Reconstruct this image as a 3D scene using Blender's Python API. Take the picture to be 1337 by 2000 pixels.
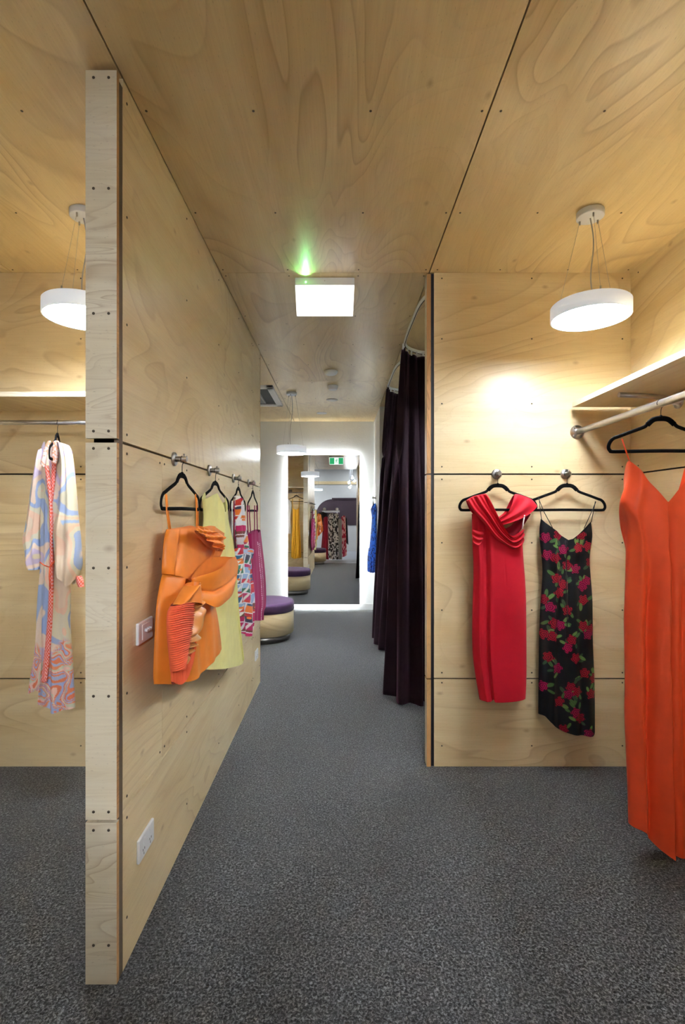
import bpy, math, random
import numpy as np
from mathutils import Vector, Matrix
random.seed(7)
np.random.seed(7)
for o in list(bpy.data.objects):
    bpy.data.objects.remove(o)
SC = bpy.context.scene
COL = SC.collection
PI = math.pi

# ------------------------------------------------------------------ camera, world, exposure
F, CX, CY, HC, H = 983.0, 664.0, 1002.0, 1.467, 2.857      # focal length (px), vanishing point, eye height, ceiling height
cam_d = bpy.data.cameras.new('camera')
cam = bpy.data.objects.new('camera', cam_d)
COL.objects.link(cam)
cam.location = (0, 0, HC)
cam.rotation_euler = (PI / 2, 0, 0)
cam_d.sensor_fit = 'VERTICAL'
cam_d.sensor_height = 36.0
cam_d.lens = F / 2000 * 36
cam_d.shift_x = 4.5 / 2000
cam_d.shift_y = 2.0 / 2000
cam_d.clip_start = 0.05
SC.camera = cam
w = bpy.data.worlds.new('world')
SC.world = w
w.use_nodes = True
w.node_tree.nodes['Background'].inputs[0].default_value = (0.8, 0.85, 1, 1)
w.node_tree.nodes['Background'].inputs[1].default_value = 0.15
SC.view_settings.view_transform = 'Standard'
SC.view_settings.look = 'None'
SC.view_settings.exposure = 0.8
SC.view_settings.gamma = 1.0
SC.view_settings.use_curve_mapping = False
cy = SC.cycles
cy.use_denoising = True
cy.max_bounces = 12
cy.diffuse_bounces = 6
cy.glossy_bounces = 6
cy.sample_clamp_indirect = 6
cy.use_light_tree = True
E_LAMP = 15.5        # pendant diffusers
E_FAR = 62.0          # the pendant at the far end
E_EXIT = 0.72        # lit back of the exit sign
E_LED = 42.0          # strip behind the mirror
E_DOWN = 200.0
SPOT_W = 68.0       # each track spotlight
E_SHOP = 7.0         # light panels added in the shop behind the camera, and its pendant

# ------------------------------------------------------------------ materials
def nt(name):
    m = bpy.data.materials.new(name)
    m.use_nodes = True
    t = m.node_tree
    b = t.nodes['Principled BSDF']
    return m, t, b

class G:
    """tiny node-graph helper"""
    def __init__(s, t): s.t = t
    def n(s, typ, **kw):
        nd = s.t.nodes.new(typ)
        for k, v in kw.items():
            if k.startswith('i_'):
                nd.inputs[k[2:].replace('_', ' ')].default_value = v
            else:
                setattr(nd, k, v)
        return nd
    def l(s, a, b): s.t.links.new(a, b)
    def math(s, op, a, b=None, c=None, clamp=False):
        nd = s.t.nodes.new('ShaderNodeMath'); nd.operation = op; nd.use_clamp = clamp
        for i, v in enumerate((a, b, c)):
            if v is None: continue
            if isinstance(v, (int, float)): nd.inputs[i].default_value = v
            else: s.l(v, nd.inputs[i])
        return nd.outputs[0]
    def mix(s, fac, a, b):
        nd = s.t.nodes.new('ShaderNodeMix'); nd.data_type = 'RGBA'
        for i, v in ((0, fac), (6, a), (7, b)):
            if isinstance(v, (int, float)): nd.inputs[i].default_value = v
            elif isinstance(v, tuple): nd.inputs[i].default_value = (*v[:3], 1)
            else: s.l(v, nd.inputs[i])
        return nd.outputs[2]
    def rng(s, v, a, b, c=0.0, d=1.0):
        nd = s.t.nodes.new('ShaderNodeMapRange'); nd.clamp = True
        s.l(v, nd.inputs[0])
        for i, x in enumerate((a, b, c, d)): nd.inputs[i + 1].default_value = x
        return nd.outputs[0]
    def noise(s, vec, scale, detail=2.0, rough=0.5, dist=0.0, dim='2D'):
        nd = s.t.nodes.new('ShaderNodeTexNoise'); nd.noise_dimensions = dim
        s.l(vec, nd.inputs['Vector'])
        nd.inputs['Scale'].default_value = scale; nd.inputs['Detail'].default_value = detail
        nd.inputs['Roughness'].default_value = rough; nd.inputs['Distortion'].default_value = dist
        return nd.outputs['Fac']
    def scl(s, vec, x, y, z=1.0):
        nd = s.t.nodes.new('ShaderNodeMapping')
        s.l(vec, nd.inputs[0]); nd.inputs['Scale'].default_value = (x, y, z)
        return nd.outputs[0]

def sr(r, g, b):
    f = lambda c: (c / 255 / 12.92) if c / 255 <= 0.04045 else ((c / 255 + 0.055) / 1.055) ** 2.4
    return (f(r), f(g), f(b))

def plain(name, col, rough=0.5, metal=0.0, spec=0.5, emit=None, estr=1.0, sheen=0.0, sheen_tint=None, bump=0.0, bscale=300, coat=0.0, tone=0.06):
    m, t, b = nt(name)
    g = G(t)
    tc = t.nodes.new('ShaderNodeTexCoord')
    n = g.noise(tc.outputs['Object'], 6.0, 3, 0.6, dim='3D')
    dark = tuple(c * (1 - tone) for c in col); lite = tuple(min(1, c * (1 + tone)) for c in col)
    c = g.mix(g.rng(n, 0.3, 0.7), dark, lite)
    g.l(c, b.inputs['Base Color'])
    b.inputs['Roughness'].default_value = rough
    b.inputs['Metallic'].default_value = metal
    b.inputs['Specular IOR Level'].default_value = spec
    b.inputs['Coat Weight'].default_value = coat
    if sheen:
        b.inputs['Sheen Weight'].default_value = sheen
        b.inputs['Sheen Roughness'].default_value = 0.35
        if sheen_tint: b.inputs['Sheen Tint'].default_value = (*sheen_tint, 1)
    if emit:
        b.inputs['Emission Color'].default_value = (*emit, 1)
        b.inputs['Emission Strength'].default_value = estr
    if bump:
        bn = g.noise(tc.outputs['Object'], bscale, 2, 0.5, dim='3D')
        bp = t.nodes.new('ShaderNodeBump'); bp.inputs['Strength'].default_value = bump; bp.inputs['Distance'].default_value = 0.002
        g.l(bn, bp.inputs['Height']); g.l(bp.outputs[0], b.inputs['Normal'])
    return m

def plywood(name, A, B, line, amount=0.42, rough=0.36, freq=15.0, seed=0.0, fine=False, spec=0.5):
    m, t, b = nt(name)
    g = G(t)
    uv = t.nodes.new('ShaderNodeUVMap').outputs[0]
    lo = g.scl(uv, 0.42, 1.25)
    if fine: lo = g.scl(uv, 1.0, 5.0)
    warp = g.noise(lo, 1.6, 2.2, 0.45, 0.55)
    fr = g.math('FRACT', g.math('MULTIPLY', warp, freq))
    ring = t.nodes.new('ShaderNodeValToRGB')
    g.l(fr, ring.inputs[0])
    e = ring.color_ramp.elements
    e[0].position = 0.0; e[0].color = (0, 0, 0, 1)
    e[1].position = 1.0; e[1].color = (0, 0, 0, 1)
    for p, v in ((0.45, 0.10), (0.80, 0.45), (0.93, 1.0)):
        x = ring.color_ramp.elements.new(p); x.color = (v, v, v, 1)
    amp = g.rng(g.noise(g.scl(uv, 0.7, 1.1), 1.7, 1.5), 0.40, 0.66)
    tone = g.rng(g.noise(g.scl(uv, 0.5, 3.2), 1.3, 3, 0.55, 0.8), 0.3, 0.72)
    streak = g.rng(g.noise(g.scl(uv, 5.0, 150.0), 1.0, 3, 0.6), 0.3, 0.75)
    base = g.mix(tone, A, B)
    base = g.mix(g.math('MULTIPLY', g.math('MULTIPLY', ring.outputs[0], g.math('ADD', amp, 0.22)), amount), base, line)
    base = g.mix(g.math('MULTIPLY', streak, 0.13), base, line)
    fl = g.rng(g.noise(g.scl(uv, 55.0, 330.0), 1.0, 1, 0.5), 0.775, 0.80)
    base = g.mix(g.math('MULTIPLY', fl, 0.35), base, tuple(c * 0.45 for c in line))
    vo = t.nodes.new('ShaderNodeTexVoronoi'); vo.voronoi_dimensions = '2D'; vo.inputs['Scale'].default_value = 2.6
    g.l(g.scl(uv, 0.8, 1.35), vo.inputs['Vector'])
    sep = t.nodes.new('ShaderNodeSeparateColor'); g.l(vo.outputs['Color'], sep.inputs[0])
    kn = g.math('MULTIPLY', g.rng(vo.outputs['Distance'], 0.008, 0.05, 1, 0), g.math('GREATER_THAN', sep.outputs[0], 0.62))
    base = g.mix(g.math('MULTIPLY', kn, 0.42), base, (line[0] * 0.75, line[1] * 0.62, line[2] * 0.5))
    g.l(base, b.inputs['Base Color'])
    b.inputs['Roughness'].default_value = rough
    b.inputs['Specular IOR Level'].default_value = spec
    b.inputs['Coat Weight'].default_value = 0.4 if name == 'plywood_ceiling' else 0.12
    b.inputs['Coat Roughness'].default_value = 0.3
    g.l(g.rng(streak, 0, 1, rough - 0.04, rough + 0.06), b.inputs['Roughness'])
    bp = t.nodes.new('ShaderNodeBump'); bp.inputs['Strength'].default_value = 0.12; bp.inputs['Distance'].default_value = 0.001
    g.l(streak, bp.inputs['Height']); g.l(bp.outputs[0], b.inputs['Normal'])
    return m

M = {}
M['ply'] = plywood('plywood_face', sr(235, 216, 176), sr(220, 195, 148), sr(168, 128, 82), amount=0.30, freq=12)
M['ply_ceiling'] = plywood('plywood_ceiling', sr(229, 206, 158), sr(211, 183, 130), sr(158, 118, 72), amount=0.40, rough=0.33, freq=14)
M['ply_pale'] = plywood('plywood_pale', sr(236, 226, 204), sr(224, 210, 180), sr(168, 136, 98), amount=0.45, rough=0.42, freq=13, fine=True)
M['ply_edge'] = plywood('plywood_edge', sr(206, 160, 104), sr(186, 134, 82), sr(112, 68, 36), amount=0.5, fine=True, rough=0.6)
M['stud'] = plain('dark_stud', sr(105, 88, 74), 0.7)
M['gap'] = plain('dark_gap', (0.012, 0.009, 0.007), 0.8)
M['black_strip'] = plain('black_strip', (0.012, 0.012, 0.016), 0.45)
M['white_wall'] = plain('white_texture_paint', sr(228, 230, 228), 0.85, bump=0.8, bscale=45, tone=0.02)
M['white_trim'] = plain('white_gloss_paint', sr(236, 238, 238), 0.5, tone=0.01)
M['white_plastic'] = plain('white_plastic', sr(236, 237, 240), 0.35, tone=0.01)
M['white_shade'] = plain('white_powder_coat', sr(228, 230, 236), 0.45, tone=0.01)
M['shade_added_glow'] = plain('white_ring_added_glow', sr(236, 238, 242), 0.45, tone=0.01, emit=(0.84, 0.92, 1.0), estr=0.22)  # faint emission stands in for ambient light on the white shade
M['steel'] = plain('brushed_steel', sr(178, 174, 170), 0.3, metal=1.0, bump=0.15, bscale=200)
M['galv'] = plain('galvanised_pipe', sr(196, 194, 196), 0.33, metal=1.0, bump=0.5, bscale=90, tone=0.18)
M['screw'] = plain('screw_metal', sr(96, 86, 74), 0.35, metal=0.9)
M['velvet_black'] = plain('black_flocked_hanger', (0.004, 0.004, 0.005), 0.85, spec=0.2)
M['wire'] = plain('dark_wire', (0.03, 0.03, 0.032), 0.35, metal=0.8)
M['cable'] = plain('grey_cable', sr(170, 168, 170), 0.5)
M['lamp'] = plain('lamp_diffuser', (0.9, 0.9, 0.9), 0.4, emit=(0.84, 0.93, 1.0), estr=E_LAMP)
M['lamp_far'] = plain('lamp_diffuser_far', (0.9, 0.9, 0.9), 0.4, emit=(0.84, 0.93, 1.0), estr=E_FAR)
M['lamp_added'] = plain('added_lamp_diffuser', (0.9, 0.9, 0.9), 0.4, emit=(0.84, 0.93, 1.0), estr=E_LAMP * 0.42)  # for the lamp added out of view in the right alcove
M['lamp_shop'] = plain('shop_panel_diffuser', (0.9, 0.9, 0.9), 0.4, emit=(0.84, 0.92, 1.0), estr=E_SHOP)
M['led'] = plain('led_strip', (0.9, 0.9, 0.9), 0.4, emit=(0.95, 0.98, 1.0), estr=E_LED)
M['down'] = plain('downlight_lens', (0.9, 0.9, 0.9), 0.4, emit=(1, 0.98, 0.94), estr=E_DOWN)
M['exit_back'] = plain('sign_lit_back', (0.8, 0.8, 0.8), 0.4, emit=(0.94, 0.96, 1.0), estr=E_EXIT)
M['exit_white'] = plain('sign_white', (0.8, 0.8, 0.8), 0.4, emit=(0.94, 0.98, 0.96), estr=0.6)
M['exit_green'] = plain('sign_green', sr(20, 120, 70), 0.4, emit=sr(40, 150, 95), estr=0.8)
M['green_led'] = plain('green_led', (0.1, 0.8, 0.2), 0.4, emit=(0.15, 1.0, 0.25), estr=14)
M['plum_wool'] = plain('purple_wool', sr(78, 48, 84), 0.9, bump=0.5, bscale=400, sheen=0.15, tone=0.12)
M['curtain'] = plain('aubergine_velvet', sr(29, 13, 21), 0.85, spec=0.15, sheen=0.32, sheen_tint=sr(190, 130, 165), tone=0.1)
M['plum_wall'] = plain('plum_paint', sr(58, 40, 50), 0.6)
M['shop_white'] = plain('shop_white', sr(198, 197, 194), 0.8, tone=0.02)
M['shop_floor'] = plain('pale_polished_floor', sr(160, 162, 168), 0.35, tone=0.05)
M['dark_grille'] = plain('dark_grille', sr(40, 42, 46), 0.6)
M['grey_grille'] = plain('grey_grille', sr(150, 150, 152), 0.5)
M['tag_white'] = plain('white_ribbon', sr(240, 240, 242), 0.6)

def carpet_mat():
    m, t, b = nt('grey_carpet')
    g = G(t)
    tc = t.nodes.new('ShaderNodeTexCoord').outputs['Object']
    a = g.noise(tc, 125.0, 2.5, 0.7, 0.6, dim='3D')
    c = g.noise(tc, 2.2, 3, 0.55, dim='3D')
    rp = t.nodes.new('ShaderNodeValToRGB'); g.l(a, rp.inputs[0])
    e = rp.color_ramp.elements
    e[0].position = 0.36; e[0].color = (0.010, 0.010, 0.011, 1)
    e[1].position = 0.72; e[1].color = (0.26, 0.26, 0.275, 1)
    x = e.new(0.5); x.color = (0.053, 0.053, 0.056, 1)
    col = g.mix(g.rng(c, 0.35, 0.7, 0, 0.22), rp.outputs[0], (0.06, 0.06, 0.063))
    g.l(col, b.inputs['Base Color'])
    b.inputs['Roughness'].default_value = 0.95
    b.inputs['Specular IOR Level'].default_value = 0.15
    b.inputs['Sheen Weight'].default_value = 0.25
    bp = t.nodes.new('ShaderNodeBump'); bp.inputs['Strength'].default_value = 0.9; bp.inputs['Distance'].default_value = 0.004
    g.l(a, bp.inputs['Height']); g.l(bp.outputs[0], b.inputs['Normal'])
    return m
M['carpet'] = carpet_mat()

def mirror_mat():
    m, t, b = nt('mirror_silver')
    g = G(t)
    tc = t.nodes.new('ShaderNodeTexCoord').outputs['Object']
    c = g.mix(g.noise(tc, 2.0, 1, dim='3D'), (0.86, 0.87, 0.87), (0.89, 0.90, 0.90))
    g.l(c, b.inputs['Base Color'])
    b.inputs['Metallic'].default_value = 1.0; b.inputs['Roughness'].default_value = 0.0
    return m
M['mirror'] = mirror_mat()

def fabric(name, col=None, rough=0.7, sheen=0.2, spec=0.3, satin=0.0, bscale=900, bump=0.25):
    """woven cloth; when col is None the weave pattern comes from the colour attribute"""
    m, t, b = nt(name)
    g = G(t)
    tc = t.nodes.new('ShaderNodeTexCoord').outputs['Object']
    if col is None:
        at = t.nodes.new('ShaderNodeAttribute'); at.attribute_name = 'Col'
        g.l(at.outputs['Color'], b.inputs['Base Color'])
    else:
        n = g.noise(tc, 14.0, 3, 0.6, dim='3D')
        g.l(g.mix(g.rng(n, 0.3, 0.7), tuple(c * 0.95 for c in col), tuple(min(1, c * 1.05) for c in col)), b.inputs['Base Color'])
    b.inputs['Roughness'].default_value = rough
    b.inputs['Specular IOR Level'].default_value = spec
    b.inputs['Sheen Weight'].default_value = sheen
    if satin:
        b.inputs['Anisotropic'].default_value = 0.5
        b.inputs['Coat Weight'].default_value = satin; b.inputs['Coat Roughness'].default_value = 0.35
    bn = g.noise(tc, bscale, 1, 0.5, dim='3D')
    bp = t.nodes.new('ShaderNodeBump'); bp.inputs['Strength'].default_value = bump; bp.inputs['Distance'].default_value = 0.0006
    g.l(bn, bp.inputs['Height']); g.l(bp.outputs[0], b.inputs['Normal'])
    return m
M['print'] = fabric('printed_cloth', None, 0.6, 0.1)
M['print_satin'] = fabric('printed_satin', None, 0.5, 0.0, 0.3)
M['red_crepe'] = fabric('red_crepe', sr(196, 12, 38), 0.62, 0.1, 0.25)
M['red_inner'] = fabric('dark_red_lining', sr(120, 0, 24), 0.7, 0.05, 0.2)
M['orange_satin'] = fabric('orange_satin', sr(242, 84, 44), 0.38, 0.0, 0.45, satin=0.25)
M['tangerine'] = fabric('tangerine_taffeta', sr(236, 134, 42), 0.45, 0.05, 0.4, satin=0.1)
M['coral_pleat'] = fabric('coral_pleats', sr(232, 96, 56), 0.7, 0.1)
M['gold_lining'] = fabric('gold_satin_lining', sr(214, 140, 70), 0.28, 0.0, 0.6, satin=0.4)
M['lemon'] = fabric('lemon_crepe', sr(232, 226, 150), 0.7, 0.1)
M['magenta'] = fabric('magenta_cotton', None, 0.7, 0.1)
M['magenta_plain'] = fabric('magenta_strap', sr(152, 8, 80), 0.7, 0.1)
M['blue_lace'] = fabric('blue_lace', None, 0.75, 0.1)
M['gold_dress'] = fabric('ochre_crepe', sr(206, 150, 30), 0.6, 0.1)
M['white_cloth'] = fabric('white_cotton', sr(232, 232, 236), 0.8, 0.1)
M['crimson'] = fabric('crimson_satin', sr(150, 14, 44), 0.45, 0.1)
M['grey_cloth'] = fabric('grey_chiffon', sr(160, 158, 152), 0.7, 0.1)
M['pink_red'] = fabric('rose_print', None, 0.5, 0.1)
M['black_cloth'] = fabric('black_cloth', (0.015, 0.015, 0.017), 0.7, 0.1)
M['collar'] = fabric('peach_collar_print', None, 0.6, 0.1)

# ------------------------------------------------------------------ mesh builder
class MB:
    def __init__(s): s.v, s.f, s.m, s.uv, s.sm = [], [], [], [], []
    def face(s, idx, mat=0, uv=None, smooth=False):
        s.f.append(tuple(idx)); s.m.append(mat); s.sm.append(smooth)
        s.uv.append(uv if uv is not None else [(s.v[i][0], s.v[i][2] + s.v[i][1]) for i in idx])
    def box(s, x0, x1, y0, y1, z0, z1, mat=0, mats=None, off=(0, 0), grain='h'):
        """axis box; UV in metres, grain along U; mats = dict face->slot for -x +x -y +y -z +z"""
        b = len(s.v)
        s.v += [(x, y, z) for z in (z0, z1) for y in (y0, y1) for x in (x0, x1)]
        F6 = {'-z': (0, 2, 3, 1), '+z': (4, 5, 7, 6), '-y': (0, 1, 5, 4), '+y': (2, 6, 7, 3), '-x': (0, 4, 6, 2), '+x': (1, 3, 7, 5)}
        for k, q in F6.items():
            uv = []
            for i in q:
                x, y, z = s.v[b + i]
                a = {'z': (y, x), 'y': (x, z), 'x': (y, z)}[k[1]]
                if grain == 'v': a = (a[1], a[0])
                uv.append((a[0] + off[0], a[1] + off[1]))
            s.face([b + i for i in q], (mats or {}).get(k, mat), uv)
        return s
    def tube(s, pts, r, seg=10, mat=0, caps=True, flat=None):
        pts = [Vector(p) for p in pts]
        rr = r if hasattr(r, '__len__') else [r] * len(pts)
        b = len(s.v); up = Vector((0, 0, 1)); prev = None
        for i, p in enumerate(pts):
            d = (pts[min(i + 1, len(pts) - 1)] - pts[max(i - 1, 0)])
            if d.length < 1e-9: d = Vector((0, 0, 1))
            d.normalize()
            if prev is None:
                a = d.cross(up) if abs(d.z) < 0.95 else d.cross(Vector((0, 1, 0)))
            else:
                a = prev - d * prev.dot(d)
            if a.length < 1e-6: a = d.cross(Vector((1, 0, 0)))
            a.normalize(); prev = a.copy(); c = d.cross(a)
            ra, rc = (rr[i], rr[i]) if flat is None else flat
            for k in range(seg):
                t = 2 * PI * k / seg
                s.v.append(tuple(p + a * (ra * math.cos(t)) + c * (rc * math.sin(t))))
        n = len(pts)
        for i in range(n - 1):
            for k in range(seg):
                k2 = (k + 1) % seg
                s.face((b + i * seg + k, b + i * seg + k2, b + (i + 1) * seg + k2, b + (i + 1) * seg + k), mat, None, True)
        if caps:
            s.face([b + k for k in range(seg)][::-1], mat)
            s.face([b + (n - 1) * seg + k for k in range(seg)], mat)
        return s
    def lathe(s, prof, seg=32, mat=0, c=(0, 0, 0), smooth=True, mats=None, axis='z'):
        """profile of (radius, height) round an axis"""
        b = len(s.v)
        for (r, z) in prof:
            for k in range(seg):
                t = 2 * PI * k / seg
                p = (r * math.cos(t), r * math.sin(t), z)
                if axis == 'y': p = (p[0], p[2], p[1])
                if axis == 'x': p = (p[2], p[0], p[1])
                s.v.append((c[0] + p[0], c[1] + p[1], c[2] + p[2]))
        for i in range(len(prof) - 1):
            for k in range(seg):
                k2 = (k + 1) % seg
                s.face((b + i * seg + k, b + i * seg + k2, b + (i + 1) * seg + k2, b + (i + 1) * seg + k), mats[i] if mats else mat, None, smooth)
        if prof[0][0] > 1e-6: s.face([b + k for k in range(seg)][::-1], mats[0] if mats else mat)
        if prof[-1][0] > 1e-6: s.face([b + (len(prof) - 1) * seg + k for k in range(seg)], mats[-1] if mats else mat)
        return s
    def prism(s, outline, z0, z1, mat=0, inset=0.0, capmat=None, side_uv=True, rnd=0.0, smooth=True, off=(0, 0)):
        """closed outline in x,y extruded in z, top edge optionally rounded"""
        n = len(outline)
        c = Vector((sum(p[0] for p in outline) / n, sum(p[1] for p in outline) / n))
        def ring(k, z):
            b = len(s.v)
            for i, p in enumerate(outline):
                a = Vector(outline[i - 1]); q = Vector(outline[(i + 1) % n]); t = (q - a).normalized()
                nn = Vector((t.y, -t.x)); s.v.append((p[0] - nn.x * k, p[1] - nn.y * k, z))
            return b
        rings = [(0.0, z0)]
        if rnd:
            for j in range(7):
                a = PI / 2 * j / 6
                rings.append((rnd * (1 - math.cos(a)), z1 - rnd + rnd * math.sin(a)))
            rings.append((rnd + 0.05, z1 + 0.006)); rings.append((rnd + 0.12, z1 + 0.009))
        else: rings.append((0.0, z1))
        bs = [ring(k + inset, z) for k, z in rings]
        L = [0.0]
        for i in range(n): L.append(L[-1] + (Vector(outline[(i + 1) % n]) - Vector(outline[i])).length)
        for j in range(len(bs) - 1):
            for i in range(n):
                i2 = (i + 1) % n
                q = (bs[j] + i, bs[j] + i2, bs[j + 1] + i2, bs[j + 1] + i)
                zz0, zz1 = rings[j][1], rings[j + 1][1]
                s.face(q, mat, [(L[i] + off[0], zz0 + off[1]), (L[i + 1] + off[0], zz0 + off[1]), (L[i + 1] + off[0], zz1 + off[1]), (L[i] + off[0], zz1 + off[1])], smooth)
        s.face([bs[0] + i for i in range(n)][::-1], capmat if capmat is not None else mat)
        s.face([bs[-1] + i for i in range(n)], capmat if capmat is not None else mat)
        return s
    def build(s, name, mats, parent=None, bevel=0.0):
        me = bpy.data.meshes.new(name)
        me.from_pydata(s.v, [], s.f)
        mats = mats if isinstance(mats, (list, tuple)) else [mats]
        for m in mats: me.materials.append(M[m] if isinstance(m, str) else m)
        uvl = me.uv_layers.new(name='UVMap')
        flat = [c for uv in s.uv for p in uv for c in p]
        uvl.data.foreach_set('uv', flat)
        me.polygons.foreach_set('material_index', s.m)
        me.polygons.foreach_set('use_smooth', s.sm)
        me.update()
        o = bpy.data.objects.new(name, me)
        COL.objects.link(o)
        if parent is not None:
            o.parent = parent
        if bevel:
            md = o.modifiers.new('bevel', 'BEVEL'); md.width = bevel; md.segments = 2; md.limit_method = 'ANGLE'
        return o

def tag(o, label=None, cat=None, group=None, kind=None):
    for k, v in (('label', label), ('category', cat), ('group', group), ('kind', kind)):
        if v: o[k] = v
    return o
def thing(name, label, cat, loc=(0, 0, 0), rz=0.0, group=None):
    o = bpy.data.objects.new(name, None); COL.objects.link(o)
    o.empty_display_size = 0.05
    o.location = loc; o.rotation_euler = (0, 0, rz)
    return tag(o, label, cat, group)
def dup(root, loc=None, rz=None, label=None, group=None):
    r = root.copy(); COL.objects.link(r)
    if loc is not None: r.location = loc
    if rz is not None: r.rotation_euler = (0, 0, rz)
    tag(r, label, None, group)
    for ch in list(root.children):
        c = ch.copy(); COL.objects.link(c); c.parent = r
        for gc in list(ch.children):
            d = gc.copy(); COL.objects.link(d); d.parent = c
    return r
def rel(o, parent):
    """parent keeping world-space mesh coordinates"""
    o.parent = parent
    o.matrix_parent_inverse = Matrix.Translation(-Vector(parent.location)) if parent.type == 'EMPTY' and parent.rotation_euler.z == 0 else o.matrix_parent_inverse
    return o

# ------------------------------------------------------------------ structure
def ro(): return (random.uniform(0, 40), random.uniform(0, 40))
def struct(name, mb, mats, label=None):
    o = mb.build(name, mats)
    o['kind'] = 'structure'
    return o

Z1, Z2 = 0.508, 1.692         # heights of the horizontal sheet joints
YB = 2.913                    # alcove back walls
YF = 7.65                     # far wall
XL, XR = -0.695, 0.515        # corridor sides
XRW, XLW = 1.681, -2.5        # outer walls

def panels_y(mb, x0, x1, yf, d, zs=(0, Z1, Z2, H), xs=None, gap=0.0045, th=0.017, mat=0, edge=0):
    """sheets in a wall that faces -y (d=-1) or +y (d=+1) with the face at yf"""
    xs = xs or [x0, x1]
    for i in range(len(zs) - 1):
        for j in range(len(xs) - 1):
            ya, yb = (yf, yf + th) if d < 0 else (yf - th, yf)
            mb.box(xs[j] + (0.001 if j else 0), xs[j + 1] - (0.001 if j < len(xs) - 2 else 0), ya, yb,
                   zs[i] + (gap if i else 0), zs[i + 1] - (gap if i < len(zs) - 2 else 0), mat, off=ro())
def panels_x(mb, y0, y1, xf, d, zs=(0, Z1, Z2, H), ysr=None, gap=0.0045, th=0.015, mat=0):
    for i in range(len(zs) - 1):
        ys = ysr[i] if ysr else [y0, y1]
        for j in range(len(ys) - 1):
            xa, xb = (xf, xf + th) if d < 0 else (xf - th, xf)
            mb.box(xa, xb, ys[j] + (0.001 if j else 0), ys[j + 1] - (0.001 if j < len(ys) - 2 else 0),
                   zs[i] + (gap if i else 0), zs[i + 1] - (gap if i < len(zs) - 2 else 0), mat, off=ro())

# floor
fl = MB().box(XLW, 2.0, 0.5, YF, -0.05, 0.0, 0)
struct('floor', fl, ['carpet'])
fs = MB().box(-4.2, 4.2, -4.3, 0.5, -0.05, 0.0, 0).box(XLW, 2.0, 0.485, 0.52, -0.001, 0.004, 1)
struct('floor_shop', fs, ['shop_floor', 'steel'])

# ceiling of plywood sheets
ce = MB()
xs = [XLW, -1.895, XL, XR, 1.72, 2.0]
ys = [-0.83, 0.513, YB, 5.313, YF]
for j in range(len(ys) - 1):
    for i in range(len(xs) - 1):
        g0 = 0.003
        ce.box(xs[i] + (g0 if i else 0), xs[i + 1] - g0, ys[j] + 0.0015, ys[j + 1] - 0.0015, H, H + 0.017, 0, off=ro())
ce.box(XLW - 0.05, 2.05, -0.83, YF + 0.05, H + 0.02, H + 0.10, 1)
ce.box(XLW - 0.05, 2.05, -0.86, -0.83, H - 0.0, 3.3, 2)
ceiling = struct('ceiling', ce, ['ply_ceiling', 'gap', 'shop_white'])

# corridor partition on the left
YP0, YP1 = 1.611, 4.365
pw = MB()
panels_x(pw, YP0, YP1, XL, +1, ysr=[[YP0, 3.985, YP1], [YP0, 1.965, 3.985, YP1], [YP0, 3.99, YP1]])
panels_x(pw, YP0, YB, -0.79, -1, ysr=[[YP0, YB]] * 3)
panels_x(pw, 3.03, YP1, -0.79, -1, ysr=[[3.03, YP1]] * 3)
pw.box(-0.774, XL - 0.0155, YP0 - 0.028, YP1, 0, H - 0.004, 1)
pw.box(-0.774, XL - 0.001, YP0 - 0.028, YP0 - 0.0005, 0, H - 0.03, 1)
wall_left = struct('wall_left', pw, ['ply', 'stud'])
# the pale end panels of the partition
def end_panel(y0, y1, name):
    mb = MB()
    for za, zb in ((0, Z1 - 0.005), (Z1 + 0.004, Z2 - 0.006), (Z2 + 0.008, H - 0.012)):
        mb.box(-0.792, XL, y0, y1, za, zb, 0, mats={'+x': 1, '-x': 1}, off=ro(), grain='h')
    return struct(name, mb, ['ply_pale', 'ply_edge'])
trim_end = end_panel(YP0 - 0.045, YP0 - 0.028, 'trim_1')
end_panel(YP1, YP1 + 0.017, 'trim_2')

# alcove back walls
bl = MB()
panels_y(bl, XLW, -0.792, YB, -1, xs=[XLW, -0.792])
panels_y(bl, XLW, -0.792, 3.03, +1, xs=[XLW, -0.792])
bl.box(XLW, -0.792, YB + 0.02, 3.01, 0, H, 1)
wall_bl = struct('wall_back_left', bl, ['ply', 'gap'])
br = MB()
panels_y(br, 0.543, XRW, YB, -1, xs=[0.543, XRW])
br.box(0.55, XRW + 0.1, YB + 0.018, 2.985, 0, H, 1)
br.box(0.55, XRW + 0.1, 2.985, 3.0, 0, H, 2)
wall_br = struct('wall_back_right', br, ['ply', 'gap', 'ply'])
tr = MB()
for za, zb in ((0, Z1 - 0.004), (Z1 + 0.004, Z2 - 0.004), (Z2 + 0.004, H - 0.008)):
    tr.box(0.500, 0.524, YB - 0.003, 2.975, za, zb, 1, mats={'-x': 0}, off=ro(), grain='v')
struct('trim_3', tr, ['ply_pale', 'ply_edge'])
struct('trim_4', MB().box(0.524, 0.5435, YB + 0.008, 2.99, 0.0, H - 0.002, 0), ['black_strip'])

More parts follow.
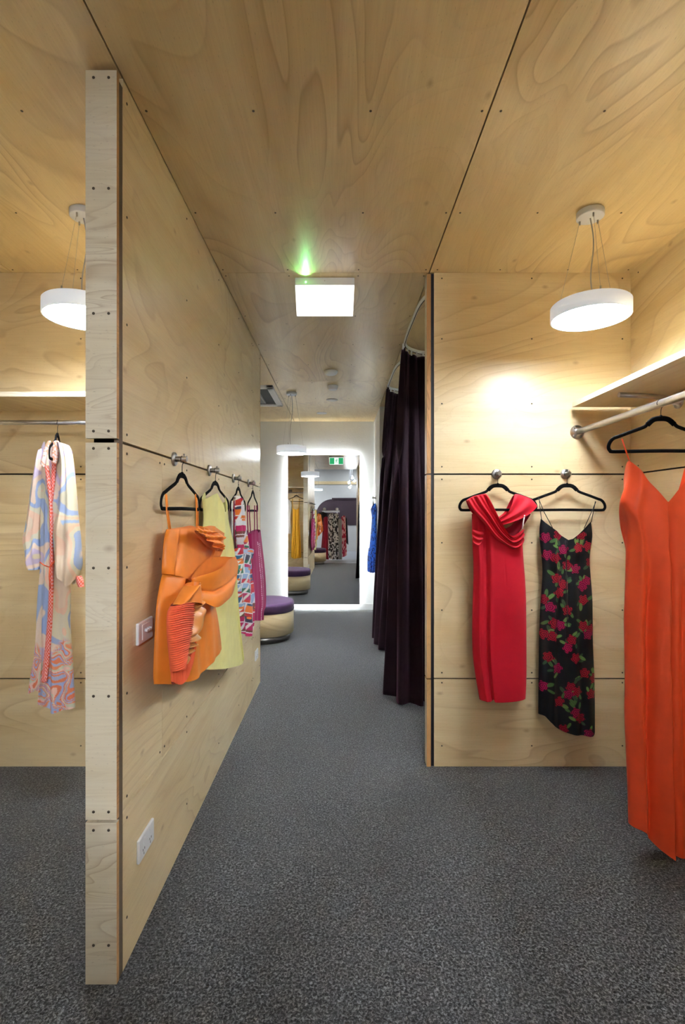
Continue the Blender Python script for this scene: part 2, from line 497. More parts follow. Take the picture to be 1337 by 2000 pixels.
# outer side walls
rw = MB()
panels_x(rw, 0.45, YB, XRW, -1, ysr=[[0.45, YB]] * 3, th=0.017)
rw.box(XRW + 0.018, XRW + 0.1, 0.45, YB + 0.1, 0, H, 1)
wall_r = struct('wall_right', rw, ['ply', 'gap'])
lw = MB()
panels_x(lw, -0.83, YF, XLW, +1, ysr=[[-0.83, 0.5, YB, 5.3, YF]] * 3, th=0.017)
lw.box(XLW - 0.1, XLW - 0.018, -0.83, YF, 0, H, 1)
struct('wall_outer_left', lw, ['ply', 'gap'])
fb = MB()
panels_x(fb, -0.83, 0.45, XR, -1, ysr=[[-0.83, 0.45]] * 3, th=0.017)
panels_y(fb, XR, XRW, 0.45, +1, xs=[XR + 0.02, XRW + 0.1])
fb.box(XR + 0.018, XRW + 0.1, -0.83, 0.43, 0, H, 1)
struct('wall_front_right', fb, ['ply', 'gap'])

# white walls at the far end and round the fitting rooms
struct('wall_far', MB().box(XLW - 0.1, 2.1, YF, YF + 0.1, 0, H, 0), ['white_wall'])
struct('baseboard_far', MB().box(XLW, XR, YF - 0.012, YF, 0, 0.092, 0), ['white_trim'])
struct('wall_far_right', MB().box(XR, XR + 0.065, 6.57, YF, 0, H, 0), ['white_trim'])
struct('baseboard_right', MB().box(XR - 0.012, XR, 6.57, YF - 0.012, 0, 0.092, 0), ['white_trim'])
struct('wall_fitting_divider', MB().box(0.53, 2.0, 4.40, 4.45, 0, H, 0), ['white_trim'])
struct('wall_fitting_divider_far', MB().box(0.56, 2.0, 5.75, 5.80, 0, H, 0), ['white_trim'])
struct('wall_fitting_back', MB().box(2.0, 2.1, 2.9, YF, 0, H, 0), ['white_trim'])

# the shop behind the camera (seen in the mirror)
YS = -4.2
sh = MB()
sh.box(-4.2, 4.2, YS - 0.1, YS, 0, 3.3, 0)
sh.box(-4.2, 4.2, YS, YS + 0.03, 2.57, 2.69, 1)
struct('wall_shop', sh, ['shop_white', 'ply'])
struct('wall_shop_left', MB().box(-4.3, -4.2, YS, -0.83, 0, 3.3, 0), ['shop_white'])
struct('wall_shop_right', MB().box(4.2, 4.3, YS, -0.83, 0, 3.3, 0), ['shop_white'])
struct('wall_shop_front', MB().box(-4.2, XLW - 0.1, -0.83, -0.73, 0, 3.3, 0).box(XRW + 0.1, 4.2, -0.83, -0.73, 0, 3.3, 0), ['shop_white'])
struct('ceiling_shop', MB().box(-4.3, 4.3, YS, -0.83, 3.2, 3.3, 0), ['shop_white'])
struct('baseboard_shop', MB().box(-4.2, 4.2, YS, YS + 0.015, 0, 0.13, 0), ['shop_white'])

# screws, one by one
scr = MB().lathe([(0.0046, 0.0), (0.0044, 0.0012), (0.003, 0.0022), (0.0, 0.0024)], 10)
scr_o = None
def screw(parent, p, n):
    global scr_o
    if scr_o is None:
        scr_o = scr.build('screw', ['screw']); o = scr_o
    else:
        o = scr_o.copy(); COL.objects.link(o)
    o.parent = parent
    o.location = p
    o.rotation_euler = Vector(n).to_track_quat('Z', 'Y').to_euler()
for X in (-0.67, -0.30, 0.105, 0.49):
    for Y in (1.74, 2.33, 2.875, 2.95, 3.55, 4.15, 4.72, 5.27, 5.36, 6.1, 6.9):
        screw(ceiling, (X, Y, H), (0, 0, -1))
for X in (0.555, 0.913, 1.3, 1.645):
    for Y in (1.74, 2.33, 2.875): screw(ceiling, (X, Y, H), (0, 0, -1))
for X in (-1.87, -1.50, -1.1):
    for Y in (1.74, 2.33, 2.875): screw(ceiling, (X, Y, H), (0, 0, -1))
for Y in (1.64, 2.28, 2.88, 3.45):
    for Z in (2.80, 2.43, 2.08, 1.722, 1.660, 1.29, 0.88, 0.545, 0.475, 0.15): screw(wall_left, (XL, Y, Z), (1, 0, 0))
for Z in (1.66, 1.29, 0.88, 0.545):
    for Y in (1.94, 1.99): screw(wall_left, (XL, Y, Z), (1, 0, 0))
for Z in (2.80, 2.43, 2.08, 1.722, 1.660, 1.29, 0.88, 0.545, 0.475, 0.15):
    for Y in (3.96, 4.01, 4.34): screw(wall_left, (XL, Y, Z), (1, 0, 0))
for X in (-0.767, -0.72):
    for Z in (2.822, 2.477, 2.088, 1.722, 1.668, 1.296, 0.897, 0.537, 0.480, 0.122): screw(trim_end, (X, YP0 - 0.045, Z), (0, -1, 0))
for X in (0.588, 1.108, 1.632):
    for Z in (2.825, 2.475, 2.10, 1.735, 1.662, 1.295, 0.905, 0.543, 0.485, 0.12): screw(wall_br, (X, YB, Z), (0, -1, 0))
for X in (-2.07, -1.50, -0.86):
    for Z in (2.825, 2.475, 1.735, 1.662, 0.543, 0.485, 0.12): screw(wall_bl, (X, YB, Z), (0, -1, 0))
for Y in (2.84, 2.36, 1.9):
    for Z in (2.825, 1.735, 1.650, 1.25, 0.905, 0.543): screw(wall_r, (XRW, Y, Z), (-1, 0, 0))

# ------------------------------------------------------------------ lamps
def pendant(loc, r, zb, h, zc, label, mat='lamp', rot=0.0, bulge=1):
    t = thing('pendant_lamp', label, 'pendant lamp', (loc[0], loc[1], zc), rot, 'white disc pendant lamps')
    MB().lathe([(0.055, 0.0), (0.0596, -0.003), (0.0596, -0.028), (0.056, -0.031), (0.0, -0.031)], 40).build('canopy', ['white_shade'], t)
    zt = zb + h - zc
    MB().lathe([(0.0, zt), (r - 0.006, zt), (r, zt - 0.006), (r, zb - zc), (r - 0.006, zb - zc - 0.001), (r - 0.007, zb - zc + 0.004)], 64).build('shade', ['shade_added_glow'], t)
    MB().lathe([(0.0, zb - zc + 0.001), (r - 0.0075, zb - zc + 0.001)], 64).build('diffuser', [mat], t)
    for k in range(3):
        a = 2 * PI * k / 3 + 0.35
        p0 = (0.045 * math.cos(a), 0.045 * math.sin(a), -0.031); p1 = ((r - 0.03) * math.cos(a), (r - 0.03) * math.sin(a), zt + 0.012)
        wv = MB().tube([p0, p1], 0.0008, 6).build('suspension_wire', ['cable'], t)
        MB().tube([(p1[0], p1[1], zt), p1, (p1[0], p1[1], zt + 0.022)], 0.004, 8).build('wire_gripper', ['steel'], t)
        MB().tube([(p0[0], p0[1], -0.031), (p0[0], p0[1], -0.048)], 0.004, 8).build('wire_gripper', ['steel'], t)
    pts = []
    for i in range(25):
        q = i / 24
        pts.append((0.012 * math.sin(q * PI * 2) + 0.025 * q * bulge, 0.01 * math.sin(q * PI), -0.031 + (zt + 0.031) * q))
    MB().tube(pts, 0.003, 8).build('power_cable', ['cable'], t)
    return t
pendant((1.152, 2.32), 0.171, 2.364, 0.066, H, 'white disc pendant lamp hanging above the red and floral dresses')
pendant((-1.182, 2.32), 0.171, 2.364, 0.066, H, 'white disc pendant lamp above the pastel robe, partly hidden by the end post', bulge=0)
pendant((-0.56, 5.8), 0.171, 2.150, 0.085, H, 'low white disc pendant lamp hanging in front of the mirror wall', mat='lamp_far', bulge=-0.4)
pendant((1.10, 3.72), 0.171, 2.364, 0.066, H, 'added unseen pendant lamp inside the nearer fitting room')  # added out of view; its bounce brightens the corridor
pendant((1.10, 5.10), 0.171, 2.364, 0.066, H, 'added unseen pendant lamp inside the farther fitting room')  # second added lamp, also lifting the corridor light
pendant((1.10, 1.05), 0.171, 2.364, 0.066, H, 'added unseen pendant lamp in the right alcove nearest the shop', mat='lamp_added')  # unseen lamp added to light the orange slip dress
pendant((-1.6, 4.4), 0.171, 2.364, 0.066, H, 'added unseen pendant lamp in the area behind the partition', mat='lamp')  # hidden lamp added to brighten the area the mirror reflects
pendant((-0.80, -3.2), 0.17, 2.30, 0.06, 3.2, 'white disc pendant lamp reflected beside the dark panel in the shop', mat='lamp_shop')

# light panels added over the shop to light the rooms from behind
first = None
for k, (x, y) in enumerate(((-1.7, -2.3), (0.9, -2.3), (-1.7, -3.4), (0.9, -3.4), (3.0, -2.8))):
    t = thing('added_light_panel', 'added unseen light panel over the shop behind the camera', 'ceiling light', (x, y, 3.2), 0, 'added shop light panels')
    MB().box(-0.62, 0.62, -0.32, 0.32, -0.03, 0.0, 0).build('frame', ['white_plastic'], t)
    MB().box(-0.58, 0.58, -0.28, 0.28, -0.034, -0.029, 0).build('diffuser', ['lamp_shop'], t)

# track spotlights in the shop
for k, (x, y, z, a) in enumerate(((0.33, -2.9, 2.55, -0.12), (0.42, -2.6, 2.70, 0.10), (0.36, -2.3, 2.35, -0.22), (0.45, -2.0, 2.55, 0.2))):
    t = thing('spotlight', ('white spotlight hanging by the right edge of the mirror view, ' + ('topmost tilted left', 'tilted toward the wall', 'lowest of the cluster', 'nearest the opening')[k]), 'spotlight', (x, y, 3.2), 0, 'white spotlights in the shop')
    MB().tube([(0, 0, 0), (0, 0, z - 3.2 + 0.05)], 0.008, 8).build('stem', ['white_shade'], t)
    d = Vector((a, 0.93, -0.34)).normalized()
    c = Vector((0, 0, z - 3.2 + 0.05))
    MB().tube([c - d * 0.03, c + d * 0.12], 0.045, 20).build('lamp_head', ['white_shade'], t)
    MB().tube([c + d * 0.119, c + d * 0.122], 0.036, 20).build('lens', ['exit_white'], t)
    li = bpy.data.lights.new('spot_beam', 'SPOT'); li.energy = SPOT_W; li.color = (0.86, 0.93, 1.0); li.spot_size = math.radians(72); li.spot_blend = 0.9; li.shadow_soft_size = 0.035
    lo = bpy.data.objects.new('spot_beam', li); COL.objects.link(lo); lo.parent = t; lo.location = c + d * 0.125
    lo.rotation_euler = d.to_track_quat('-Z', 'Y').to_euler()

# exit sign hanging across the corridor
ex = thing('exit_sign', 'white boxed exit sign under the corridor ceiling with its lit back and green indicator', 'exit sign', (-0.091, 2.99, H))
sx = 0.175
MB().box(-sx, sx, -0.022, 0.03, -0.045, 0.0, 0).build('housing', ['white_plastic'], ex, bevel=0.003)
body = MB()
zt, zb_ = -0.045, -0.215
vv = [(-sx, -0.020, zt), (sx, -0.020, zt), (sx - 0.008, -0.006, zb_), (-sx + 0.008, -0.006, zb_)]
vb = [(-sx, 0.028, zt), (sx, 0.028, zt), (sx - 0.008, 0.016, zb_), (-sx + 0.008, 0.016, zb_)]
body.v = vv + vb
for q, mm in (((0, 1, 2, 3), 0), ((5, 4, 7, 6), 1), ((1, 5, 6, 2), 0), ((4, 0, 3, 7), 0), ((3, 2, 6, 7), 0), ((4, 5, 1, 0), 0)): body.face(q, mm)
body.build('diffuser', ['exit_back', 'exit_white'], ex)
for g0_, g1_ in ((-0.163, -0.052), (0.052, 0.163)): MB().box(g0_, g1_, 0.0285, 0.031, -0.207, -0.055, 0).build('green_panel', ['exit_green'], ex)
rm = MB()      # running man in the middle of the sign
zc = -0.13
def limb(p): rm.tube([(a, 0.0305, zc + b) for a, b in p], 0.006, 6)
rm.lathe([(0.0, -0.001), (0.010, -0.001), (0.010, 0.002), (0.0, 0.002)], 16, c=(0.012, 0.0305, zc + 0.045), axis='y')
limb([(0.006, 0.03), (-0.004, -0.004)]); limb([(0.006, 0.028), (0.024, 0.012), (0.032, 0.022)]); limb([(0.004, 0.026), (-0.02, 0.02), (-0.026, 0.002)])
limb([(-0.004, -0.004), (0.016, -0.022), (0.012, -0.048)]); limb([(-0.004, -0.004), (-0.012, -0.028), (-0.034, -0.036)])
rm.build('running_figure', ['exit_green'], ex)
MB().lathe([(0.0, -0.004), (0.003, -0.003), (0.004, 0.0), (0.0, 0.001)], 12, c=(-0.112, -0.022, -0.028), axis='y').build('indicator_light', ['green_led'], ex)
MB().lathe([(0.0, -0.002), (0.002, 0.0)], 8, c=(0.0, -0.022, -0.02), axis='y').build('housing_screw', ['screw'], ex)
gl = bpy.data.lights.new('indicator_glow', 'SPOT'); gl.energy = 2.0; gl.color = (0.15, 1.0, 0.25); gl.shadow_soft_size = 0.003
gl.spot_size = math.radians(95); gl.spot_blend = 1.0
glo = bpy.data.objects.new('indicator_glow', gl); COL.objects.link(glo); glo.parent = ex
glo.location = (-0.112, -0.03, -0.032); glo.rotation_euler = (math.radians(-112), 0, 0)

# smoke detectors, sensor, downlight, air-conditioning cassette
det = tag(MB().lathe([(0.068, H), (0.068, H - 0.012), (0.060, H - 0.026), (0.045, H - 0.036), (0.0, H - 0.038)], 40).build('smoke_detector', ['white_plastic']), 'white domed smoke detector on the corridor ceiling, nearest the exit sign', 'smoke detector', 'ceiling detectors')
det.location = (-0.092, 4.93, 0)
d2 = tag(MB().lathe([(0.056, H), (0.056, H - 0.016), (0.05, H - 0.02), (0.05, H - 0.036), (0.046, H - 0.044), (0.0, H - 0.045)], 40).build('smoke_detector', ['white_plastic']), 'small stepped white smoke detector, middle one in the ceiling line', 'smoke detector', 'ceiling detectors')
d2.location = (-0.080, 5.49, 0)
d3 = tag(MB().lathe([(0.07, H), (0.07, H - 0.006), (0.03, H - 0.012), (0.0, H - 0.013)], 40).build('ceiling_sensor', ['white_plastic']), 'flat white disc sensor on the ceiling between detector and downlight', 'sensor')
d3.location = (-0.10, 6.18, 0)
dl = thing('downlight', 'round recessed downlight glowing in the ceiling near the white wall', 'downlight', (-0.256, 7.0, H))
MB().lathe([(0.058, -0.004), (0.072, -0.004), (0.074, 0.0)], 32).build('trim_ring', ['white_plastic'], dl)
MB().lathe([(0.0, -0.003), (0.058, -0.003)], 32).build('lens', ['down'], dl)
for x, y, nm in ((1.2, 6.7, 'last fitting room'),):  # downlight added outside the view to raise the light level
    t = thing('downlight', 'added unseen downlight over the ' + nm, 'downlight', (x, y, H))
    MB().lathe([(0.058, -0.004), (0.072, -0.004), (0.074, 0.0)], 32).build('trim_ring', ['white_plastic'], t)
    MB().lathe([(0.0, -0.003), (0.058, -0.003)], 32).build('lens', ['down'], t)
ac = thing('air_conditioner', 'white ceiling air conditioner cassette with dark slots at the far left', 'air conditioner', (-1.22, 5.95, H))
a0 = 0.487
fr = MB()
fr.box(-a0, a0, -a0, -a0 + 0.07, -0.03, 0).box(-a0, a0, a0 - 0.07, a0, -0.03, 0).box(-a0, -a0 + 0.07, -a0, a0, -0.03, 0).box(a0 - 0.07, a0, -a0, a0, -0.03, 0)
fr.build('frame', ['white_plastic'], ac, bevel=0.004)
MB().box(-a0 + 0.07, a0 - 0.07, -a0 + 0.07, a0 - 0.07, -0.012, -0.002).build('air_slot', ['dark_grille'], ac)
gr = MB().box(-0.30, 0.30, -0.30, 0.30, -0.03, -0.012)
for k in range(14): gr.box(-0.28, 0.28, -0.28 + k * 0.041, -0.262 + k * 0.041, -0.034, -0.03)
gr.build('grille', ['grey_grille'], ac)

# ------------------------------------------------------------------ mirror with strip light behind
mx0, mx1, mz0, mz1 = -0.790, 0.295, 0.087, 2.343
mi = thing('wall_mirror', 'tall frameless backlit mirror on the white end wall', 'mirror', ((mx0 + mx1) / 2, 7.60, mz0))
cxm = (mx0 + mx1) / 2
MB().box(mx0 - cxm, mx1 - cxm, 0.0, 0.006, 0, mz1 - mz0).build('mirror_glass', ['mirror'], mi)
MB().box(mx0 - cxm + 0.05, mx1 - cxm - 0.05, 0.0065, 0.049, 0.05, mz1 - mz0 - 0.05).build('back_box', ['white_plastic'], mi)
ls = MB(); q0, q1 = 0.018, 0.030
ls.box(mx0 - cxm + 0.035, mx0 - cxm + 0.049, q0, q1, 0.035, mz1 - mz0 - 0.035)
ls.box(mx1 - cxm - 0.049, mx1 - cxm - 0.035, q0, q1, 0.035, mz1 - mz0 - 0.035)
ls.box(mx0 - cxm + 0.05, mx1 - cxm - 0.05, q0, q1, 0.035, 0.049)
ls.box(mx0 - cxm + 0.05, mx1 - cxm - 0.05, q0, q1, mz1 - mz0 - 0.049, mz1 - mz0 - 0.035)
ls.build('led_strip', ['led'], mi)

# ------------------------------------------------------------------ ottomans
def stadium(hx, hy, r, n=14):
    o = []
    for cx_, cy_, a0_ in ((hx - r, -hy + r, -PI / 2), (hx - r, hy - r, 0), (-hx + r, hy - r, PI / 2), (-hx + r, -hy + r, PI)):
        for k in range(n + 1):
            a = a0_ + PI / 2 * k / n
            o.append((cx_ + r * math.cos(a), cy_ + r * math.sin(a)))
    return o
def ottoman(loc, hx, hy, r, label):
    t = thing('ottoman', label, 'ottoman', loc, 0, 'purple topped ottomans')
    MB().prism(stadium(hx, hy, r), 0.085, 0.335, 0, off=ro()).build('body', ['ply'], t)
    MB().prism(stadium(hx + 0.003, hy + 0.003, r), 0.337, 0.442, 0, rnd=0.035).build('cushion', ['plum_wool'], t)
    MB().prism(stadium(hx - 0.045, hy - 0.045, r - 0.045), 0.0, 0.084, 0).build('plinth', ['steel'], t)
    return t
ottoman((-1.15, 5.925, 0), 0.60, 0.36, 0.33, 'oval plywood ottoman with purple cushion and steel plinth near the mirror')
ottoman((-0.75, 0.62, 0), 0.34, 0.33, 0.26, 'purple topped ottoman seen only in the mirror beside the clothes rack')

# ------------------------------------------------------------------ shelves and rods
sl = thing('wall_shelf', 'plywood shelf along the left alcove above the hanging robe', 'shelf', (-1.65, 2.72, 2.055))
MB().box(-0.845, 0.856, -0.18, 0.18, 0.0, 0.025, 0, mats={'-y': 1}, off=ro()).build('board', ['ply', 'ply_pale'], sl)
srr = thing('wall_shelf', 'plywood shelf on the right wall above the orange slip dress', 'shelf', (1.50, 1.6, 2.068))
MB().box(-0.183, 0.18, -1.13, 1.258, 0.0, 0.027, 0, mats={'-x': 1}, off=ro()).build('board', ['ply', 'ply_pale'], srr)
sl2 = thing('wall_shelf', 'plywood shelf above the ochre dress, seen only in the mirror', 'shelf', (-1.65, 3.22, 2.055))
MB().box(-0.845, 0.856, -0.18, 0.18, 0.0, 0.025, 0, mats={'+y': 1}, off=ro()).build('board', ['ply', 'ply_pale'], sl2)

def flange(t, c, axis, sgn):
    f = MB()
    a = [(0.0, 0.0), (0.040, 0.0), (0.040, 0.005), (0.024, 0.008), (0.022, 0.026), (0.0, 0.026)]
    f.lathe([(r, z * sgn) for r, z in a], 28, c=c, axis=axis)
    for k in range(4):
        an = PI / 4 + k * PI / 2
        e = {'y': (c[0] + 0.031 * math.cos(an), c[1] + 0.005 * sgn, c[2] + 0.031 * math.sin(an)),
             'x': (c[0] + 0.005 * sgn, c[1] + 0.031 * math.cos(an), c[2] + 0.031 * math.sin(an))}[axis]
        f.lathe([(0.005, 0.0), (0.005, 0.003 * sgn), (0.0, 0.004 * sgn)], 8, c=e, axis=axis)
    f.build('flange', ['galv'], t)
rr_ = thing('clothes_rail', 'galvanised pipe clothes rail on the right carrying the orange slip dress', 'clothes rail', (1.369, YB, 1.935))
MB().tube([(0, -0.02, 0), (0, -1.3, 0), (0, -2.44, 0)], 0.0165, 20).build('rail_pipe', ['galv'], rr_)
flange(rr_, (0, 0, 0), 'y', -1)
rl_ = thing('clothes_rail', 'metal clothes rail under the left shelf carrying the pastel robe', 'clothes rail', (-0.792, 2.66, 1.945))
MB().tube([(-0.02, 0, 0), (-0.9, 0, 0), (-1.69, 0, 0)], 0.0125, 20).build('rail_pipe', ['galv'], rl_)
flange(rl_, (0, 0, 0), 'x', -1)
rm_ = thing('clothes_rail', 'metal clothes rail carrying the ochre dress, seen only in the mirror', 'clothes rail', (-0.792, 3.32, 1.945))
MB().tube([(-0.02, 0, 0), (-0.9, 0, 0), (-1.69, 0, 0)], 0.0125, 20).build('rail_pipe', ['galv'], rm_)
flange(rm_, (0, 0, 0), 'x', -1)
fx = MB().lathe([(0.04, 0.0), (0.04, 0.006), (0.022, 0.01), (0.022, 0.03), (0.0, 0.03)], 24, axis='y').build('pipe_flange', ['galv'])
fx.location = (-1.20, 3.03, 2.00)
tag(fx, 'round pipe flange under the shelf beside the ochre dress, seen in the mirror', 'pipe flange')
br_ = thing('shelf_bracket', 'short galvanised pipe bracket under the right shelf', 'bracket', (XRW, 2.50, 2.036))
MB().tube([(-0.02, 0, 0.0), (-0.15, 0, 0.012), (-0.298, 0, 0.018)], 0.0125, 18).build('bracket_pipe', ['galv'], br_)
flange(br_, (0, 0, -0.01), 'x', -1)

# ------------------------------------------------------------------ wall hooks
def hook(loc, n, label):
    """round flange with a pin and a small peg; n is the wall's outward normal"""
    t = thing('wall_hook', label, 'wall hook', loc, math.atan2(n[1], n[0]), 'round steel wall hooks')
    MB().lathe([(0.0, 0.0), (0.029, 0.0), (0.029, 0.007), (0.026, 0.010), (0.0, 0.010)], 32, axis='x').build('flange', ['steel'], t)
    MB().tube([(0.009, 0, 0), (0.056, 0, 0)], 0.0115, 20).build('pin', ['steel'], t)
    MB().tube([(0.044, 0, 0.008), (0.044, 0, 0.022)], 0.0035, 10).build('peg', ['steel'], t)
    return t
HKY = (2.10, 2.66, 3.26, 3.80)
for y, nm in zip(HKY, ('orange bow dress', 'lemon dress', 'colourful print dress', 'magenta dress')):
    hook((XL, y, Z2), (1, 0), 'round steel wall hook above the ' + nm)
hook((0.904, YB, Z2), (0, -1), 'round steel wall hook above the red dress')
hook((1.302, YB, Z2), (0, -1), 'round steel wall hook above the black rose dress')
hook((XR, 7.22, 1.685), (-1, 0), 'small steel wall hook above the blue lace dress')

# ------------------------------------------------------------------ switches and outlets
def plate(y, z, wdt, hgt, kind, label):
    t = thing('power_outlet' if kind == 'gpo' else 'light_switch', label, 'power outlet' if kind == 'gpo' else 'light switch', (XL, y, z))
    MB().box(0, 0.011, -wdt / 2, wdt / 2, -hgt / 2, hgt / 2).build('cover_plate', ['white_plastic'], t, bevel=0.004)
    if kind == 'gpo':
        for s in (-1, 1):
            MB().box(0.011, 0.0135, s * 0.028 - 0.009, s * 0.028 + 0.009, 0.010, 0.028).build('rocker', ['white_plastic'], t, bevel=0.002)
            sl_ = MB()
            for dy, dz, an in ((-0.007, -0.010, 0.5), (0.007, -0.010, -0.5), (0, -0.024, 0)):
                sl_.box(0.0110, 0.0116, s * 0.03 + dy - 0.0013, s * 0.03 + dy + 0.0013, dz - 0.004, dz + 0.004)
            sl_.build('socket_slots', ['dark_grille'], t)
    else:
        MB().box(0.011, 0.0125, -0.034, 0.034, -0.026, 0.026).build('switch_panel', ['white_plastic'], t)
        for k in (-1, 0, 1):
            MB().tube([(0.012, k * 0.017 + 0.006, 0.004), (0.022, k * 0.017 + 0.006, 0.002)], 0.006, 10).build('switch_dolly', ['white_shade'], t)
    return t
plate(1.775, 1.053, 0.132, 0.076, 'sw', 'white three gang light switch beside the orange bow dress')
plate(1.785, 0.306, 0.138, 0.080, 'gpo', 'white double power outlet low on the partition by the end post')
plate(4.15, 0.300, 0.120, 0.080, 'gpo', 'small white power outlet at the far end of the partition')
plate(4.22, 1.03, 0.075, 0.11, 'sw', 'white light switch below the end of the hook row, behind the magenta dress')

# ------------------------------------------------------------------ hangers
def smooth(pts, n=6):
    out = []
    P = [np.array(pts[0])] + [np.array(p) for p in pts] + [np.array(pts[-1])]
    for i in range(1, len(P) - 2):
        for k in range(n):
            t = k / n
            a, b, c, d = P[i - 1], P[i], P[i + 1], P[i + 2]
            out.append(0.5 * ((2 * b) + (c - a) * t + (2 * a - 5 * b + 4 * c - d) * t * t + (3 * b - a - 3 * c + d) * t ** 3))
    out.append(P[-1])
    return [tuple(p) for p in out]
def hanger(label):
    t = thing('clothes_hanger', label, 'clothes hanger', (0, 0, 0), 0, 'black velvet clothes hangers')
    z0 = -0.079
    half = [(0.0, 0.0), (0.022, -0.002), (0.045, -0.014), (0.060, -0.032), (0.075, -0.042), (0.13, -0.062), (0.175, -0.079), (0.198, -0.088), (0.213, -0.106), (0.218, -0.126), (0.212, -0.139), (0.198, -0.144), (0.10, -0.143), (0.0, -0.142)]
    loop = [(x, 0, z0 + z) for x, z in half] + [(-x, 0, z0 + z) for x, z in reversed(half[:-1])]
    b = MB()
    pts = smooth(loop, 4)
    b.tube(pts, 0.006, 10, flat=(0.0038, 0.0078))
    b.tube(smooth([(-0.056, 0, z0 - 0.03), (-0.03, 0, z0 - 0.008), (0, 0, z0 - 0.004), (0.03, 0, z0 - 0.008), (0.056, 0, z0 - 0.03)], 4), 0.008, 10, flat=(0.0040, 0.0115))
    b.lathe([(0.0065, z0 - 0.002), (0.005, z0 + 0.010), (0.0, z0 + 0.011)], 12)
    b.build('hanger_frame', ['velvet_black'], t)
    hp = [(0, 0, z0 + 0.005), (0, 0, z0 + 0.03), (0.004, 0, -0.036)]
    for k in range(13):
        a = -0.9 + (PI + 1.3) * k / 12
        hp.append((0.0165 * math.cos(a), 0, -0.0185 + 0.0165 * math.sin(a)))
    MB().tube(smooth(hp, 3), 0.0016, 8).build('hanger_hook', ['wire'], t)
    return t
hg = hanger('black velvet hanger holding the red draped dress')
hg.location = (0.898, YB - 0.045, Z2 + 0.0145)
dup(hg, (1.292, YB - 0.046, Z2 + 0.0145), 0.02, 'black velvet hanger holding the black rose dress')
dup(hg, (1.369, 2.15, 1.935 + 0.0185), -0.05, 'black velvet hanger on the right rail holding the orange slip dress')
XH = XL + 0.036
for y, nm, a in zip(HKY, ('orange bow dress', 'lemon dress', 'colourful print dress', 'magenta dress'), (0.05, 0.1, 0.02, 0.0)):
    dup(hg, (XH, y, Z2 + 0.0145), PI / 2 - a, 'black velvet hanger holding the ' + nm)
dup(hg, (-1.493, 2.66, 1.945 + 0.0145), math.radians(110), 'black velvet hanger on the left rail holding the pastel robe')
dup(hg, (-1.035, 3.32, 1.945 + 0.0145), 0.35, 'black velvet hanger holding the ochre dress, seen in the mirror')
dup(hg, (XR - 0.04, 7.22, 1.685 + 0.0145), PI / 2, 'black velvet hanger inside the blue lace dress')

# ------------------------------------------------------------------ cloth
def on_y(Y):        # photograph pixel -> point on the plane y=Y
    def f(px, py, ref=0.0):
        D = Y - ref
        return np.stack([(px - CX) / F * D, np.full_like(px, D), HC - (py - CY) / F * D], -1)
    return f
def on_x(X0):        # photograph pixel -> point on the plane x=X
    def f(px, py, ref=0.0):
        X = X0 + ref
        Y = X * F / (px - CX)
        return np.stack([np.full_like(px, X), Y, HC - (py - CY) / F * Y], -1)
    return f
def in_mirror(Y):   # mirror-image pixel -> point on the plane y=Y
    D = 2 * 7.60 - Y
    return lambda px, py, ref=0.0: np.stack([(px - CX) / F * D, np.full_like(px, Y + ref), np.maximum(HC - (py - CY) / F * D, 0.02)], -1)

def curve(pts, q, sm=True):
    p = np.array(smooth(pts, 6) if (sm and len(pts) > 2) else pts, float)
    d = np.r_[0, np.cumsum(np.hypot(*np.diff(p, axis=0).T))]
    d /= d[-1]
    return np.stack([np.interp(q, d, p[:, 0]), np.interp(q, d, p[:, 1])], -1)
def coons(top, bot, left, right, s, t, sm=True, smt=True):
    T, B, L, R = curve(top, s, sm and smt), curve(bot, s, sm), curve(left, t, sm), curve(right, t, sm)
    S, Tt = np.meshgrid(s, t)
    S, Tt = S[..., None], Tt[..., None]
    C = (1 - Tt) * T[None] + Tt * B[None] + (1 - S) * L[:, None] + S * R[:, None]
    C -= (1 - S) * (1 - Tt) * T[0] + S * (1 - Tt) * T[-1] + (1 - S) * Tt * B[0] + S * Tt * B[-1]
    return C
def vnoise(x, y, seed=0):
    xi, yi = np.floor(x).astype(int), np.floor(y).astype(int)
    fx_, fy_ = x - xi, y - yi
    fx_, fy_ = fx_ * fx_ * (3 - 2 * fx_), fy_ * fy_ * (3 - 2 * fy_)
    def h(a, b):
        n = np.sin(a * 127.1 + b * 311.7 + seed * 74.7) * 43758.5453
        return n - np.floor(n)
    return (h(xi, yi) * (1 - fx_) + h(xi + 1, yi) * fx_) * (1 - fy_) + (h(xi, yi + 1) * (1 - fx_) + h(xi + 1, yi + 1) * fx_) * fy_
def hash2(a, b, seed=0):
    n = np.sin(a * 12.9898 + b * 78.233 + seed * 37.7) * 43758.5453
    return n - np.floor(n)

